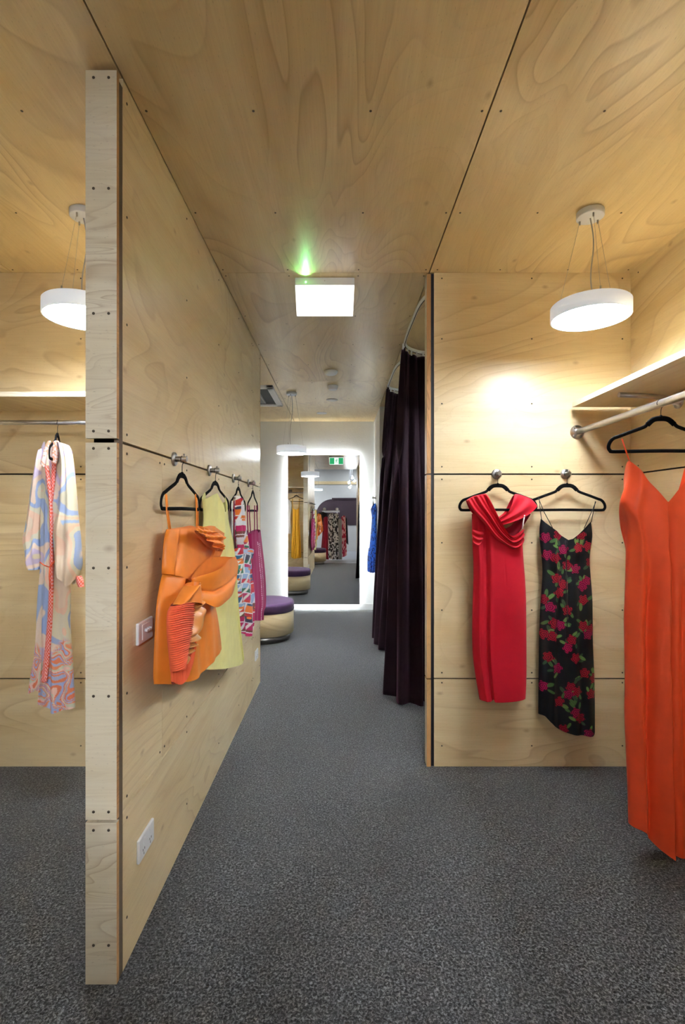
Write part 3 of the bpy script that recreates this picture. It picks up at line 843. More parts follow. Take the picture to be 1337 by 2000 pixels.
def cloth(name, mp, nrm, top, bot, left, right, mat, parent=None, D=0.03, back=0.02, d0=0.02, folds=None, color=None,
          nu=60, nv=90, back_top=None, sm=True, smt=True, label=None, cat=None, group=None, prof=0.5, body=None):
    """A closed sleeve of cloth: front and back skins share their side seams and stay open at neck and hem.
    Outlines are in pixels of the photograph and are carried on to a real plane by mp; thickness goes along nrm."""
    s = (1 - np.cos(np.linspace(0, PI, nu))) / 2 * 0.5 + np.linspace(0, 1, nu) * 0.5
    t = np.linspace(0, 1, nv)
    S, T = np.meshgrid(s, t)
    n = np.array(nrm, float); n /= np.linalg.norm(n)
    C = coons(top, bot, left, right, s, t, sm, smt)
    ref = d0 + 0.08 * D
    Pf = mp(C[..., 0], C[..., 1], ref)
    pr = np.power(np.clip(1 - (2 * S - 1) ** 2, 0, 1), prof)
    bd = 1.0 if body is None else body(S, T)
    off = d0 + D * pr * bd
    if folds is not None: off = off + folds(S, T) * np.minimum(1, pr * 2.2)
    Pf = Pf + (off - ref)[..., None] * n
    Cb = coons(back_top or top, bot, left, right, s, t, sm)
    Pb = mp(Cb[..., 0], Cb[..., 1], ref) + (d0 - back * pr - ref)[..., None] * n
    m_ = nu * nv
    V = np.concatenate([Pf.reshape(-1, 3), Pb.reshape(-1, 3)])
    idx = np.arange(m_).reshape(nv, nu)
    a, b, c, d = idx[:-1, :-1].ravel(), idx[:-1, 1:].ravel(), idx[1:, 1:].ravel(), idx[1:, :-1].ravel()
    fr_ = np.stack([a, d, c, b], 1)
    jb = idx + m_
    jb[:, 0] = idx[:, 0]; jb[:, -1] = idx[:, -1]
    a, b, c, d = jb[:-1, :-1].ravel(), jb[:-1, 1:].ravel(), jb[1:, 1:].ravel(), jb[1:, :-1].ravel()
    bk = np.stack([a, b, c, d], 1)
    me = bpy.data.meshes.new(name)
    me.from_pydata(V.tolist(), [], np.concatenate([fr_, bk]).tolist())
    me.materials.append(M[mat])
    me.polygons.foreach_set('use_smooth', [True] * len(me.polygons))
    if color is not None:
        cf = color(S, T, C[..., 0], C[..., 1])
        cb = color(S, T, C[..., 0] + 37, C[..., 1])
        cc = np.concatenate([cf.reshape(-1, 3), cb.reshape(-1, 3)])
        at = me.color_attributes.new('Col', 'FLOAT_COLOR', 'POINT')
        at.data.foreach_set('color', np.concatenate([cc, np.ones((len(cc), 1))], 1).ravel())
    me.update()
    o = bpy.data.objects.new(name, me); COL.objects.link(o)
    if parent is not None: rel(o, parent)
    if label: tag(o, label, cat, group)
    return o
def strap(parent, mp, nrm, pts, mat, r=0.003, off=0.01, name='strap', flat=None):
    q = np.array(pts, float)
    off = list(off) if hasattr(off, '__len__') else [off] * len(pts)
    P = np.stack([mp(q[i:i + 1, 0], q[i:i + 1, 1], off[i])[0] for i in range(len(pts))])
    o = MB().tube([tuple(p) for p in P], r, 8, flat=flat).build(name, [mat])
    return rel(o, parent)
def ripple(freqs, seed=0, grow=0.35, drift=0.6):
    """vertical folds that deepen toward the hem"""
    rs = np.random.RandomState(seed)
    ph = rs.uniform(0, 6.28, len(freqs)); dr = rs.uniform(-drift, drift, len(freqs))
    def f(S, T):
        r = 0
        for (k, a), p, d in zip(freqs, ph, dr):
            r = r + a * np.sin(2 * PI * k * (S + 0.06 * d * T) + p + d * np.sin(2.2 * T + p))
        return r * (grow + (1 - grow) * T)
    return f
def crease(c0, c1, wd, a, t0=0.0, t1=1.0):
    def f(S, T):
        c = c0 + (c1 - c0) * T
        g = np.exp(-((S - c) / wd) ** 2)
        e = np.clip((T - t0) / 0.12, 0, 1) * np.clip((t1 - T) / 0.12, 0, 1) if (t0 > 0 or t1 < 1) else 1.0
        return a * g * e
    return f
def add(*fs):
    def f(S, T):
        r = 0
        for g in fs: r = r + g(S, T)
        return r
    return f
NY = (0, -1, 0); NX = (1, 0, 0)

# ---- red draped dress
mp = on_y(2.862)
rd = thing('dress', 'bright red midi dress with draped crossover neckline on the right wall', 'dress', (0.90, 2.862, 1.5))
cloth('dress_body', mp, NY, [(921, 1004), (942, 1002), (962, 1024), (982, 1042), (1003, 1046), (1022, 1040)],
      [(936, 1366), (956, 1367), (960, 1362), (965, 1367), (1000, 1366), (1026, 1364)],
      [(921, 1004), (922, 1054), (924, 1118), (922, 1198), (923, 1282), (936, 1366)],
      [(1022, 1040), (1020, 1058), (1022, 1093), (1027, 1170), (1028, 1310), (1026, 1364)], 'red_crepe', rd, D=0.045, back=0.012, d0=0.014,
      folds=add(crease(0.20, 0.24, 0.04, -0.014), crease(0.31, 0.31, 0.06, 0.006), crease(0.72, 0.68, 0.22, 0.012, 0.0, 0.6), crease(0.62, 0.6, 0.012, -0.004, 0.12, 0.32), crease(0.07, 0.12, 0.03, 0.008)), nu=90, nv=120)
cloth('armhole_drape', mp, NY, [(921, 1034), (930, 1036), (945, 1034)], [(922, 1062), (932, 1064), (942, 1056)], [(921, 1034), (922, 1062)], [(945, 1034), (942, 1056)], 'red_crepe', rd,
      D=0.02, d0=0.035, back=0.01, folds=lambda S, T: 0.006 * np.sin(T * 16 - S * 5), nu=24, nv=40)
cloth('back_strap', mp, NY, [(981, 1034), (998, 1027), (1008, 1016), (1034, 1003)], [(985, 1048), (1003, 1050), (1016, 1034), (1036, 1004)], [(981, 1034), (985, 1048)], [(1034, 1003), (1036, 1004)],
      'red_inner', rd, D=0.006, d0=0.006, back=0.004, folds=lambda S, T: 0.003 * np.sin(T * 9), nu=30, nv=16)
cloth('shoulder_drape', mp, NY, [(1003, 967), (992, 993), (984, 1004), (969, 1014)], [(1049, 988), (1040, 997), (1024, 1008), (1004, 1017), (978, 1026)], [(1003, 967), (1010, 965), (1036, 974), (1049, 988)], [(969, 1014), (978, 1026)],
      'red_crepe', rd, D=0.028, d0=0.022, back=0.03, folds=lambda S, T: 0.007 * np.sin(T * 11 + S * 2.5) * (0.4 + S), nu=50, nv=50)
cloth('crossover_drape', mp, NY, [(948, 964), (956, 981), (966, 1004), (979, 1029), (992, 1046), (1001, 1049), (1012, 1043), (1023, 1034)],
      [(910, 977), (920, 997), (941, 1021), (961, 1048), (979, 1062), (999, 1073), (1014, 1068), (1021, 1055)],
      [(948, 964), (932, 967), (922, 970), (910, 977)], [(1023, 1034), (1021, 1055)], 'red_crepe', rd, D=0.034, d0=0.042, back=0.03,
      folds=lambda S, T: 0.0105 * np.sin(T * 15 + 1.5 * S + 0.6) * (0.6 + 0.5 * S) + 0.006 * np.sin(T * 29 + 3 * S), nu=80, nv=60, prof=0.35)
strap(rd, mp, NY, [(1024, 1006), (1021.5, 1020), (1019.5, 1033)], 'tag_white', off=0.045, name='hanger_loop', flat=(0.0035, 0.0008))

# ---- black rose dress
O5 = lambda pts: [(880 + a / 3.572, 890 + b / 3.572) for a, b in pts]
roses = O5([(650, 570), (730, 550), (890, 550), (765, 652), (870, 640), (940, 630), (662, 690), (712, 710), (790, 760), (850, 785), (765, 893), (735, 950), (900, 905), (905, 1000), (960, 740),
            (680, 1050), (792, 1070), (705, 1160), (745, 1175), (905, 1180), (955, 1205), (940, 1240), (690, 1250), (820, 1275), (795, 1330), (850, 1400), (665, 1395), (725, 1470), (915, 1505), (985, 1545),
            (635, 1600), (815, 1600), (860, 1630), (800, 1650), (738, 1700), (960, 1650), (850, 1775), (885, 1815), (765, 1893), (945, 1925), (640, 1000), (720, 850), (930, 870), (640, 1240)])
rs = np.random.RandomState(3)
leaves = []
for (x, y) in roses:
    for _ in range(3):
        a = rs.uniform(0, 2 * PI); r = rs.uniform(11, 17)
        leaves.append((x + r * math.cos(a), y + r * math.sin(a), a + rs.uniform(-0.5, 0.5), rs.uniform(5.5, 9.0), rs.randint(3)))
def rose_color(S, T, px, py):
    base = np.ones(px.shape + (3,)) * np.array((0.006, 0.008, 0.011))
    for x, y, a, l, k in leaves:
        u = (px - x) * math.cos(a) + (py - y) * math.sin(a); v = -(px - x) * math.sin(a) + (py - y) * math.cos(a)
        e = (u / l) ** 2 + (v / (l * 0.42)) ** 2
        g = np.array((sr(96, 138, 70), sr(52, 84, 58), sr(70, 112, 60))[k])
        m_ = np.clip((1 - e) * 3, 0, 1)[..., None]
        vein = np.clip(1 - np.abs(v) / 0.5, 0, 1)[..., None]
        base = base * (1 - m_) + (g * (1 - 0.4 * vein)) * m_
    for i, (x, y) in enumerate(roses):
        r = np.hypot(px - x, (py - y) * 0.95); a = np.arctan2(py - y, px - x)
        R = 9.2 + 1.5 * np.sin(5 * a + i) + 0.6 * np.sin(9 * a)
        sw = 0.5 + 0.5 * np.sin(r * 2.0 - a * 1.0 + i + 0.8 * np.sin(3 * a))
        c1 = np.array(sr(168, 18, 46) if i % 3 else sr(170, 14, 82)); c2 = np.array(sr(56, 5, 18))
        m_ = np.clip((R - r) * 1.2, 0, 1)[..., None]
        base = base * (1 - m_) + (c1 * sw[..., None] + c2 * (1 - sw[..., None])) * m_
    return base
mp = on_y(2.868)
bf = thing('dress', 'black slip dress with red roses and green leaves on the right wall', 'dress', (1.29, 2.868, 1.5))
cloth('dress_body', mp, NY, [(1056, 1013), (1062, 1020), (1076, 1033), (1092, 1046), (1104, 1054), (1113, 1052), (1128, 1041), (1142, 1031), (1154, 1019)],
      [(1051, 1394), (1062, 1397), (1081, 1416), (1104, 1427), (1132, 1432), (1154, 1434), (1160, 1420)],
      [(1056, 1013), (1053, 1047), (1059, 1114), (1054, 1198), (1052, 1282), (1051, 1394)],
      [(1154, 1019), (1156, 1047), (1151, 1092), (1156, 1170), (1157, 1254), (1160, 1338), (1160, 1420)], 'print_satin', bf, D=0.04, back=0.01, d0=0.012,
      folds=add(ripple([(3.2, 0.005), (5.3, 0.0035)], 2), crease(0.5, 0.5, 0.02, -0.008, 0.0, 0.45), crease(0.46, 0.45, 0.012, 0.005, 0.0, 0.5), crease(0.28, 0.2, 0.04, 0.008),
                lambda S, T: 0.007 * np.sin(34 * T - 16 * np.abs(S - 0.5)) * np.exp(-T * 9)),
      color=rose_color, nu=170, nv=560, smt=False, back_top=[(1056, 1013), (1080, 1040), (1106, 1060), (1130, 1045), (1154, 1019)])
for pts in ([(1052, 972), (1054, 992), (1057, 1014)], [(1050, 971), (1062, 1000), (1079, 1032)], [(1162, 979), (1158, 1000), (1154, 1020)], [(1163, 980), (1152, 1006), (1140, 1032)]):
    strap(bf, mp, NY, pts, 'black_cloth', 0.002, 0.026)
strap(bf, mp, NY, [(1104, 1055), (1105, 1080), (1106, 1120), (1105, 1160), (1107, 1200), (1107, 1250)], 'black_cloth', 0.0022, 0.055, 'neck_tie')
strap(bf, mp, NY, [(1104, 1055), (1101, 1062), (1105, 1070), (1108, 1062), (1104, 1055)], 'black_cloth', 0.002, 0.056, 'neck_bow')

# ---- orange slip dress on the right rail
mp = on_y(2.12)
os_ = thing('dress', 'long bright orange satin slip dress on the right clothes rail', 'dress', (1.36, 2.12, 1.5))
def deep(S, T):      # the centre pleat
    c = 0.485 + 0.02 * T
    return np.where(S > c, -0.055 * np.exp(-((S - c) / 0.09) ** 2), 0.024 * np.exp(-((S - c) / 0.12) ** 2)) * np.clip(T * 6, 0, 1)
cloth('dress_body', mp, NY, [(1228, 900), (1237, 917), (1256, 944), (1287, 981), (1288, 981), (1316, 947), (1336, 917), (1347, 900)],
      [(1229, 1610), (1248, 1613), (1253, 1620), (1268, 1639), (1294, 1655), (1320, 1664), (1350, 1667), (1372, 1655)],
      [(1228, 900), (1225, 940), (1214, 980), (1223, 1012), (1228, 1055), (1223, 1184), (1222, 1219), (1223, 1335), (1222, 1400), (1227, 1528), (1229, 1610)],
      [(1347, 900), (1352, 940), (1362, 980), (1354, 1012), (1352, 1055), (1357, 1184), (1362, 1335), (1368, 1500), (1372, 1655)], 'orange_satin', os_, D=0.06, back=0.065, d0=0.0,
      folds=add(deep, crease(0.30, 0.27, 0.06, -0.034, 0.2, 1.2), crease(0.12, 0.14, 0.06, 0.010), crease(0.75, 0.8, 0.08, 0.012), crease(0.72, 0.74, 0.05, -0.02, 0.2, 1.2), ripple([(2.2, 0.004), (4.1, 0.003)], 5)),
      nu=120, nv=200, back_top=[(1228, 900), (1232, 950), (1250, 1000), (1288, 1010), (1325, 1000), (1343, 950), (1347, 900)], smt=False)
strap(os_, mp, NY, [(1214, 857), (1220, 876), (1229, 902)], 'orange_satin', 0.0028, 0.006)
strap(os_, mp, NY, [(1364, 860), (1356, 880), (1346, 902)], 'orange_satin', 0.0028, 0.006)
strap(os_, mp, NY, [(1228, 901), (1237, 918), (1256, 945), (1287, 982)], 'orange_satin', 0.0022, 0.012, 'neck_binding')

# ---- pastel robe on the left rail
def blend(pal, v):
    """piecewise flat colours with thin pale outlines"""
    n = len(pal); v = np.clip(v, 0, 0.999) * n; i = v.astype(int)
    c = np.array(pal)[i]
    e = np.abs(v - np.round(v))
    m_ = np.clip(1 - e / 0.05, 0, 1)[..., None] * 0.6
    return c * (1 - m_) + np.array(sr(232, 214, 196)) * m_
PAL = [sr(172, 196, 230), sr(236, 214, 192), sr(240, 204, 182), sr(226, 220, 200), sr(166, 184, 222), sr(238, 216, 200), sr(212, 196, 220), sr(234, 222, 196)]
PAL2 = [sr(232, 136, 100), sr(176, 188, 222), sr(236, 150, 110), sr(206, 206, 186), sr(240, 200, 190), sr(232, 130, 96), sr(170, 182, 224)]
def robe_color(S, T, px, py):
    x, y = px / 36.0, py / 66.0
    wx = x + 1.2 * vnoise(x * 1.3, y * 1.3, 4); wy = y + 1.1 * vnoise(x * 1.2 + 5, y * 1.2, 9)
    v = np.clip((vnoise(wx, wy, 1) * 0.75 + vnoise(wx * 2, wy * 2, 2) * 0.25 - 0.15) / 0.7, 0, 1)
    a = blend(PAL, v)
    x2, y2 = px / 15.0, py / 22.0
    v2 = (vnoise(x2 + 1.5 * vnoise(x2, y2, 3), y2 + 1.5 * vnoise(x2 + 9, y2, 6), 7) * 2.2) % 1.0
    b = blend(PAL2, v2)
    k = np.clip((py - 1262 + 22 * np.sin(px * 0.11)) / 14, 0, 1)[..., None]
    return a * (1 - k) + b * k
def check_color(S, T, px, py):
    k = ((np.floor(px / 2.1) + np.floor(py / 3.6)) % 2)[..., None]
    return np.array(sr(228, 84, 48)) * k + np.array(sr(240, 168, 168)) * (1 - k)
def collar_color(S, T, px, py):
    k = (vnoise(px / 2.2, py / 2.8, 5) > 0.52)[..., None]
    return np.array(sr(240, 168, 138)) * k + np.array(sr(248, 226, 224)) * (1 - k)
mp = on_y(2.60)
rb = thing('robe', 'long pastel swirl print robe with orange checked placket on the left rail', 'robe', (-1.49, 2.60, 1.5))
cloth('robe_body', mp, NY, [(79, 884), (86, 873), (94, 864), (97, 890), (101, 940), (106, 892), (113, 863), (124, 868), (136, 884)],
      [(56, 1354), (67, 1349), (80, 1345), (86, 1362), (90, 1374), (104, 1377), (110, 1386), (128, 1384), (146, 1382)],
      [(79, 884), (79, 960), (78, 1050), (79, 1110), (74, 1172), (70, 1265), (61, 1320), (56, 1354)],
      [(136, 884), (138, 960), (136, 1060), (137, 1144), (136, 1218), (141, 1296), (146, 1382)], 'print', rb, D=0.05, back=0.05, d0=0.0,
      folds=add(ripple([(3.1, 0.010), (5.7, 0.006)], 8, 0.3), crease(0.37, 0.36, 0.03, -0.01)), color=robe_color, nu=110, nv=360,
      back_top=[(79, 884), (95, 866), (104, 872), (113, 866), (136, 884)])
cloth('sleeve', mp, NY, [(79, 884), (86, 876)], [(56, 1104), (64, 1112), (77, 1112)], [(79, 884), (72, 903), (62, 952), (51, 1022), (45.5, 1051), (49, 1085), (56, 1104)],
      [(86, 876), (84, 960), (77, 1040), (79, 1089), (77, 1112)], 'print', rb, D=0.035, back=0.035, d0=0.01,
      folds=add(ripple([(1.6, 0.006), (3.3, 0.004)], 3), lambda S, T: 0.009 * np.sin(26 * T + 6 * S) * np.clip(T - 0.6, 0, 1) * 2.5), color=robe_color, nu=40, nv=150)
cloth('sleeve', mp, NY, [(113, 863), (128, 869), (139, 886)], [(115, 1108), (124, 1128), (137, 1144), (150, 1130)], [(113, 863), (120, 900), (118, 960), (106, 1040), (108, 1085), (115, 1108)],
      [(139, 886), (145, 931), (152, 1008), (157, 1050), (160, 1092), (159, 1108), (150, 1130)], 'print', rb, D=0.05, back=0.03, d0=0.05,
      folds=add(ripple([(1.5, 0.006), (2.9, 0.006)], 6, 0.5), lambda S, T: 0.006 * np.sin(20 * T + 5 * S) * T), color=robe_color, nu=60, nv=180)
cloth('cuff', mp, NY, [(149, 1126), (157, 1124)], [(154, 1146), (163, 1146)], [(149, 1126), (150, 1138), (154, 1146)], [(157, 1124), (162, 1134), (163, 1146)], 'collar', rb, D=0.02, back=0.02, d0=0.05, color=check_color, nu=16, nv=24)
cloth('placket', mp, NY, [(87, 911), (93, 909)], [(80, 1330), (91, 1332)], [(87, 911), (92, 950), (96, 990), (97, 1080), (94, 1180), (88, 1260), (80, 1330)], [(93, 909), (97, 945), (100, 985), (103, 1080), (102, 1180), (98, 1260), (91, 1332)],
      'collar', rb, D=0.006, back=0.02, d0=0.066, color=check_color, nu=14, nv=240)
cloth('placket', mp, NY, [(101, 905), (110, 903)], [(99, 983), (102, 985)], [(101, 905), (100, 940), (99, 983)], [(110, 903), (107, 940), (102, 985)], 'collar', rb, D=0.006, back=0.01, d0=0.05, color=check_color, nu=14, nv=60)
cloth('collar', mp, NY, [(94, 862), (99, 861)], [(79, 905), (88, 913)], [(94, 862), (86, 878), (79, 905)], [(99, 861), (94, 884), (88, 913)], 'collar', rb, D=0.012, back=0.006, d0=0.06, color=collar_color, nu=16, nv=40)
cloth('collar', mp, NY, [(103, 863), (115, 861)], [(100, 904), (111, 905)], [(103, 863), (102, 884), (100, 904)], [(115, 861), (114, 884), (111, 905)], 'collar', rb, D=0.012, back=0.006, d0=0.062, color=collar_color, nu=16, nv=40)
strap(rb, mp, NY, [(78, 1098), (86, 1104), (97, 1108), (104, 1100), (110, 1088)], 'coral_pleat', 0.003, 0.075, 'waist_tie')
strap(rb, mp, NY, [(97, 1108), (96, 1125), (98, 1150)], 'coral_pleat', 0.003, 0.078, 'waist_tie')

# ---- orange bow dress on the partition
mx = on_x(-0.655)
ob = thing('dress', 'short tangerine dress with a giant bow and coral pleated ruffle on the partition', 'dress', (-0.655, 2.05, 1.3))
cloth('skirt', mx, NX, [(321, 1121), (340, 1132), (360, 1145), (384, 1158), (408, 1168)], [(304, 1336), (327, 1336), (345, 1331), (360, 1321), (395, 1283), (429, 1254)],
      [(321, 1121), (316, 1140), (309, 1184), (305, 1254), (303, 1311), (304, 1336)], [(408, 1168), (414, 1185), (420, 1205), (428, 1240), (429, 1254)],
      'tangerine', ob, D=0.07, back=0.02, d0=0.0, folds=add(crease(0.26, 0.20, 0.05, -0.035), crease(0.14, 0.10, 0.06, 0.014), ripple([(3.5, 0.004), (7.3, 0.002)], 4), crease(0.7, 0.75, 0.15, 0.014)), nu=100, nv=120)
cloth('bodice', mx, NX, [(328, 1034), (347, 1032), (369, 1029), (386, 1027), (405, 1037), (424, 1045)], [(321, 1121), (340, 1132), (360, 1145)],
      [(328, 1034), (323, 1058), (320, 1105), (321, 1121)], [(424, 1045), (424, 1061), (429, 1076), (402, 1109), (378, 1130), (360, 1145)], 'tangerine', ob, D=0.06, back=0.02, d0=0.005,
      folds=add(crease(0.12, 0.14, 0.03, -0.008), crease(0.62, 0.86, 0.018, 0.006), lambda S, T: 0.05 * S * S * (1 - T) * 0.7), nu=80, nv=80, sm=True)
cloth('bodice_flounce', mx, NX, [(386, 1027), (405, 1037), (424, 1045), (430, 1076)], [(381, 1036), (390, 1046), (402, 1060), (414, 1070), (428, 1077)], [(386, 1027), (381, 1036)], [(430, 1076), (428, 1077)],
      'tangerine', ob, D=0.025, back=0.01, d0=0.098, folds=lambda S, T: 0.010 * np.sin(S * 22 + T * 9) * np.clip(S * 2, 0, 1) + 0.005 * np.sin(S * 41 - T * 12), nu=60, nv=30)
cloth('pleated_ruffle', mx, NX, [(332, 1280), (349, 1296), (365, 1275), (381, 1252)], [(336, 1332), (345, 1337), (357, 1322), (366, 1313)], [(332, 1280), (334, 1305), (336, 1332)], [(381, 1252), (375, 1287), (366, 1313)],
      'coral_pleat', ob, D=0.02, back=0.01, d0=0.085, folds=lambda S, T: 0.0035 * np.sin(S * 130), nu=200, nv=24)
cloth('pleated_ruffle', mx, NX, [(335, 1184), (348, 1177), (374, 1178)], [(336, 1312), (349, 1300)], [(335, 1184), (328, 1201), (328, 1240), (332, 1280), (336, 1312)], [(374, 1178), (374, 1201), (366, 1245), (349, 1300)],
      'coral_pleat', ob, D=0.035, back=0.01, d0=0.10, folds=lambda S, T: 0.003 * np.sin(T * 190 + 14 * S * T), nu=40, nv=260)
cloth('satin_lining', mx, NX, [(378, 1170), (390, 1169)], [(347, 1297), (353, 1297)], [(378, 1170), (375, 1206), (365, 1250), (347, 1297)], [(390, 1169), (394, 1201), (386, 1240), (372, 1268), (353, 1297)],
      'gold_lining', ob, D=0.02, back=0.01, d0=0.105, folds=lambda S, T: 0.012 * np.sin(T * 34 + 4 * np.sin(T * 9) + 5 * S) * (0.5 + 0.5 * S), nu=40, nv=140)
cloth('bow_loop', mx, NX, [(378, 1131), (402, 1106), (416, 1092), (439, 1087), (454, 1088)], [(381, 1165), (393, 1186), (411, 1174), (428, 1158), (446, 1126)], [(378, 1131), (380, 1150), (381, 1165)], [(454, 1088), (459, 1104), (446, 1126)],
      'tangerine', ob, D=0.075, back=0.02, d0=0.09, folds=add(lambda S, T: -0.03 * np.exp(-((S - 0.04) / 0.14) ** 2), lambda S, T: 0.007 * np.sin(T * 8 + S * 3) * (1 - S) , lambda S, T: -0.012 * np.exp(-((T - 0.55 - 0.1 * S) / 0.06) ** 2) * (S < 0.8)), nu=70, nv=70)
cloth('bow_loop', mx, NX, [(362, 1145), (372, 1139), (381, 1136)], [(340, 1181), (360, 1176), (381, 1183)], [(362, 1145), (352, 1160), (340, 1181)], [(381, 1136), (380, 1165), (381, 1183)],
      'tangerine', ob, D=0.045, back=0.01, d0=0.10, folds=lambda S, T: 0.010 * np.sin(S * 7 + T * 2), nu=40, nv=40)
for a, b in ((325, 331), (383, 384.5)):
    strap(ob, mx, NX, [(a - 1.5, 965), (a + 0.5, 1000), (b - 1, 1034)], 'tangerine', 0.003, (0.014, 0.02, 0.03))
    strap(ob, mx, NX, [(a, 966), (a + 3, 1000), (b + 2, 1033)], 'tangerine', 0.003, (-0.012, -0.012, 0.0))

# ---- lemon dress
mx = on_x(-0.655)
cloth('dress', mx, NX, [(397, 975), (403, 967), (409, 963), (411, 976), (414, 990), (419, 1001), (424, 994), (425, 981), (424, 969), (430, 974), (436, 982)],
      [(389, 1304), (397, 1308), (430, 1304), (456, 1297), (457, 1284), (471, 1271)], [(397, 975), (400, 1010), (397, 1060), (396, 1150), (389, 1304)],
      [(436, 982), (437, 1010), (440, 1042), (446, 1080), (452, 1160), (462, 1225), (471, 1271)], 'lemon', None, D=0.06, back=0.02, d0=0.004,
      folds=add(crease(0.62, 0.80, 0.05, 0.018, 0.1, 1.2), crease(0.75, 0.88, 0.05, -0.016, 0.15, 1.2), crease(0.4, 0.3, 0.1, 0.006), ripple([(2.4, 0.003)], 1)), nu=90, nv=180,
      smt=False, back_top=[(397, 975), (403, 967), (409, 963), (412, 984), (418, 993), (423, 985), (424, 969), (430, 974), (436, 982)],
      label='sleeveless pale lemon dress hanging behind the orange bow dress', cat='dress')

# ---- colourful print dress
CP = [sr(196, 34, 52), sr(38, 96, 138), sr(232, 124, 44), sr(28, 110, 80), sr(190, 28, 96), sr(226, 224, 230), sr(120, 70, 56), sr(150, 180, 214), sr(210, 60, 40), sr(60, 60, 84)]
def cards(S, T, px, py):
    sx_, sy_ = 13.0, 19.0
    row = np.floor((py + 1.5 * np.sin(px * 0.3)) / sy_); fy = (py + 1.5 * np.sin(px * 0.3)) / sy_ - row
    xx = px + 4.0 * hash2(row, row * 0 + 3) + 0.10 * (py - 1100)
    colm = np.floor(xx / sx_); fx__ = xx / sx_ - colm
    pal = np.array(CP)
    i = (hash2(row, colm, 1) * len(CP)).astype(int) % len(CP); j = (hash2(row, colm, 2) * len(CP)).astype(int) % len(CP)
    sp = hash2(row, colm, 5)
    c = np.where((fy > 0.25 + 0.5 * sp)[..., None], pal[i], pal[j])
    dg = (np.abs(fx__ - 0.5 + 0.35 * (fy - 0.5)) < 0.10) & (hash2(row, colm, 7) > 0.5)
    c = np.where(dg[..., None], np.array(sr(236, 232, 224)), c)
    dot = (np.hypot(fx__ - 0.5, (fy - 0.5) * 1.4) < 0.16) & (hash2(row, colm, 8) > 0.55)
    c = np.where(dot[..., None], np.array(sr(240, 130, 50)), c)
    fr2 = (fx__ < 0.06) | (fx__ > 0.94) | (fy < 0.05) | (fy > 0.95)
    return np.where(fr2[..., None], np.array(sr(230, 228, 232)), c)
mx = on_x(-0.650)
cd = thing('dress', 'colourful postcard print halter dress between the lemon and magenta dresses', 'dress', (-0.65, 3.2, 1.3))
cloth('skirt', mx, NX, [(453, 1071), (470, 1070), (492, 1078)], [(465, 1236), (473, 1243), (480, 1238), (484, 1226)], [(453, 1071), (457, 1100), (449, 1120), (449, 1141), (457, 1176), (465, 1236)],
      [(492, 1078), (486, 1094), (485, 1112), (489, 1144), (490, 1176), (487, 1210), (484, 1226)], 'print', cd, D=0.05, back=0.02, d0=0.01, color=cards,
      folds=ripple([(2.3, 0.010), (4.1, 0.005)], 4, 0.5), nu=110, nv=260)
cloth('halter_bodice', mx, NX, [(461, 968), (465, 974), (470, 974)], [(465, 1073), (476, 1074), (486, 1075)], [(461, 968), (460, 1000), (462, 1048), (465, 1073)], [(470, 974), (474, 992), (479, 1032), (486, 1075)],
      'print', cd, D=0.03, back=0.02, d0=0.012, color=cards, folds=ripple([(2.1, 0.007), (3.7, 0.003)], 9, 0.8), nu=60, nv=160)
cloth('waistband', mx, NX, [(467, 1073), (480, 1072), (492, 1076)], [(468, 1080), (480, 1081), (491, 1084)], [(467, 1073), (468, 1080)], [(492, 1076), (491, 1084)], 'print', cd, D=0.04, back=0.02, d0=0.03,
      color=lambda S, T, px, py: np.where((np.hypot(S - 0.5, T - 0.5) < 0.25)[..., None], np.array(sr(240, 120, 50)), np.array(sr(186, 204, 226))), nu=24, nv=12)
for a, b in ((453, 453.5), (457, 460)):
    strap(cd, mx, NX, [(a, 978), (a + 0.2, 1030), (b, 1072)], 'tag_white' if a == 453 else 'magenta_plain', 0.003, 0.012)

# ---- magenta dress
def dots(S, T, px, py):
    c = np.ones(px.shape + (3,)) * np.array(sr(152, 8, 80))
    for s0, s1, w_ in ((0.55, 0.66, 0.018), (0.36, 0.40, 0.012), (0.84, 0.95, 0.014)):
        ln = (np.abs(S - (s0 + (s1 - s0) * T)) < w_) & (np.sin(T * 300) > -0.3) & (T > 0.12)
        c = np.where(ln[..., None], np.array(sr(240, 220, 228)), c)
    return c
mx = on_x(-0.648)
mg = thing('dress', 'magenta strappy dress with white stitched lines, last on the partition', 'dress', (-0.648, 3.77, 1.3))
cloth('dress_body', mx, NX, [(483, 1043), (488, 1036), (492, 1040), (498, 1036), (503, 1034)], [(488, 1212), (497, 1212), (507, 1210)], [(483, 1043), (485, 1100), (488, 1170), (488, 1212)],
      [(503, 1034), (507, 1065), (512, 1108), (514.5, 1150), (513, 1182), (508, 1193), (507, 1210)], 'magenta', mg, D=0.05, back=0.02, d0=0.01, color=dots, folds=ripple([(2.6, 0.006), (5.2, 0.004)], 11, 0.4), nu=110, nv=200)
for a, b in ((482.5, 484), (486, 489), (497, 496.5), (501, 502.5)):
    strap(mg, mx, NX, [(a, 987), (a + 0.4 * (b - a), 1010), (b, 1040)], 'magenta_plain', 0.0035, 0.012)

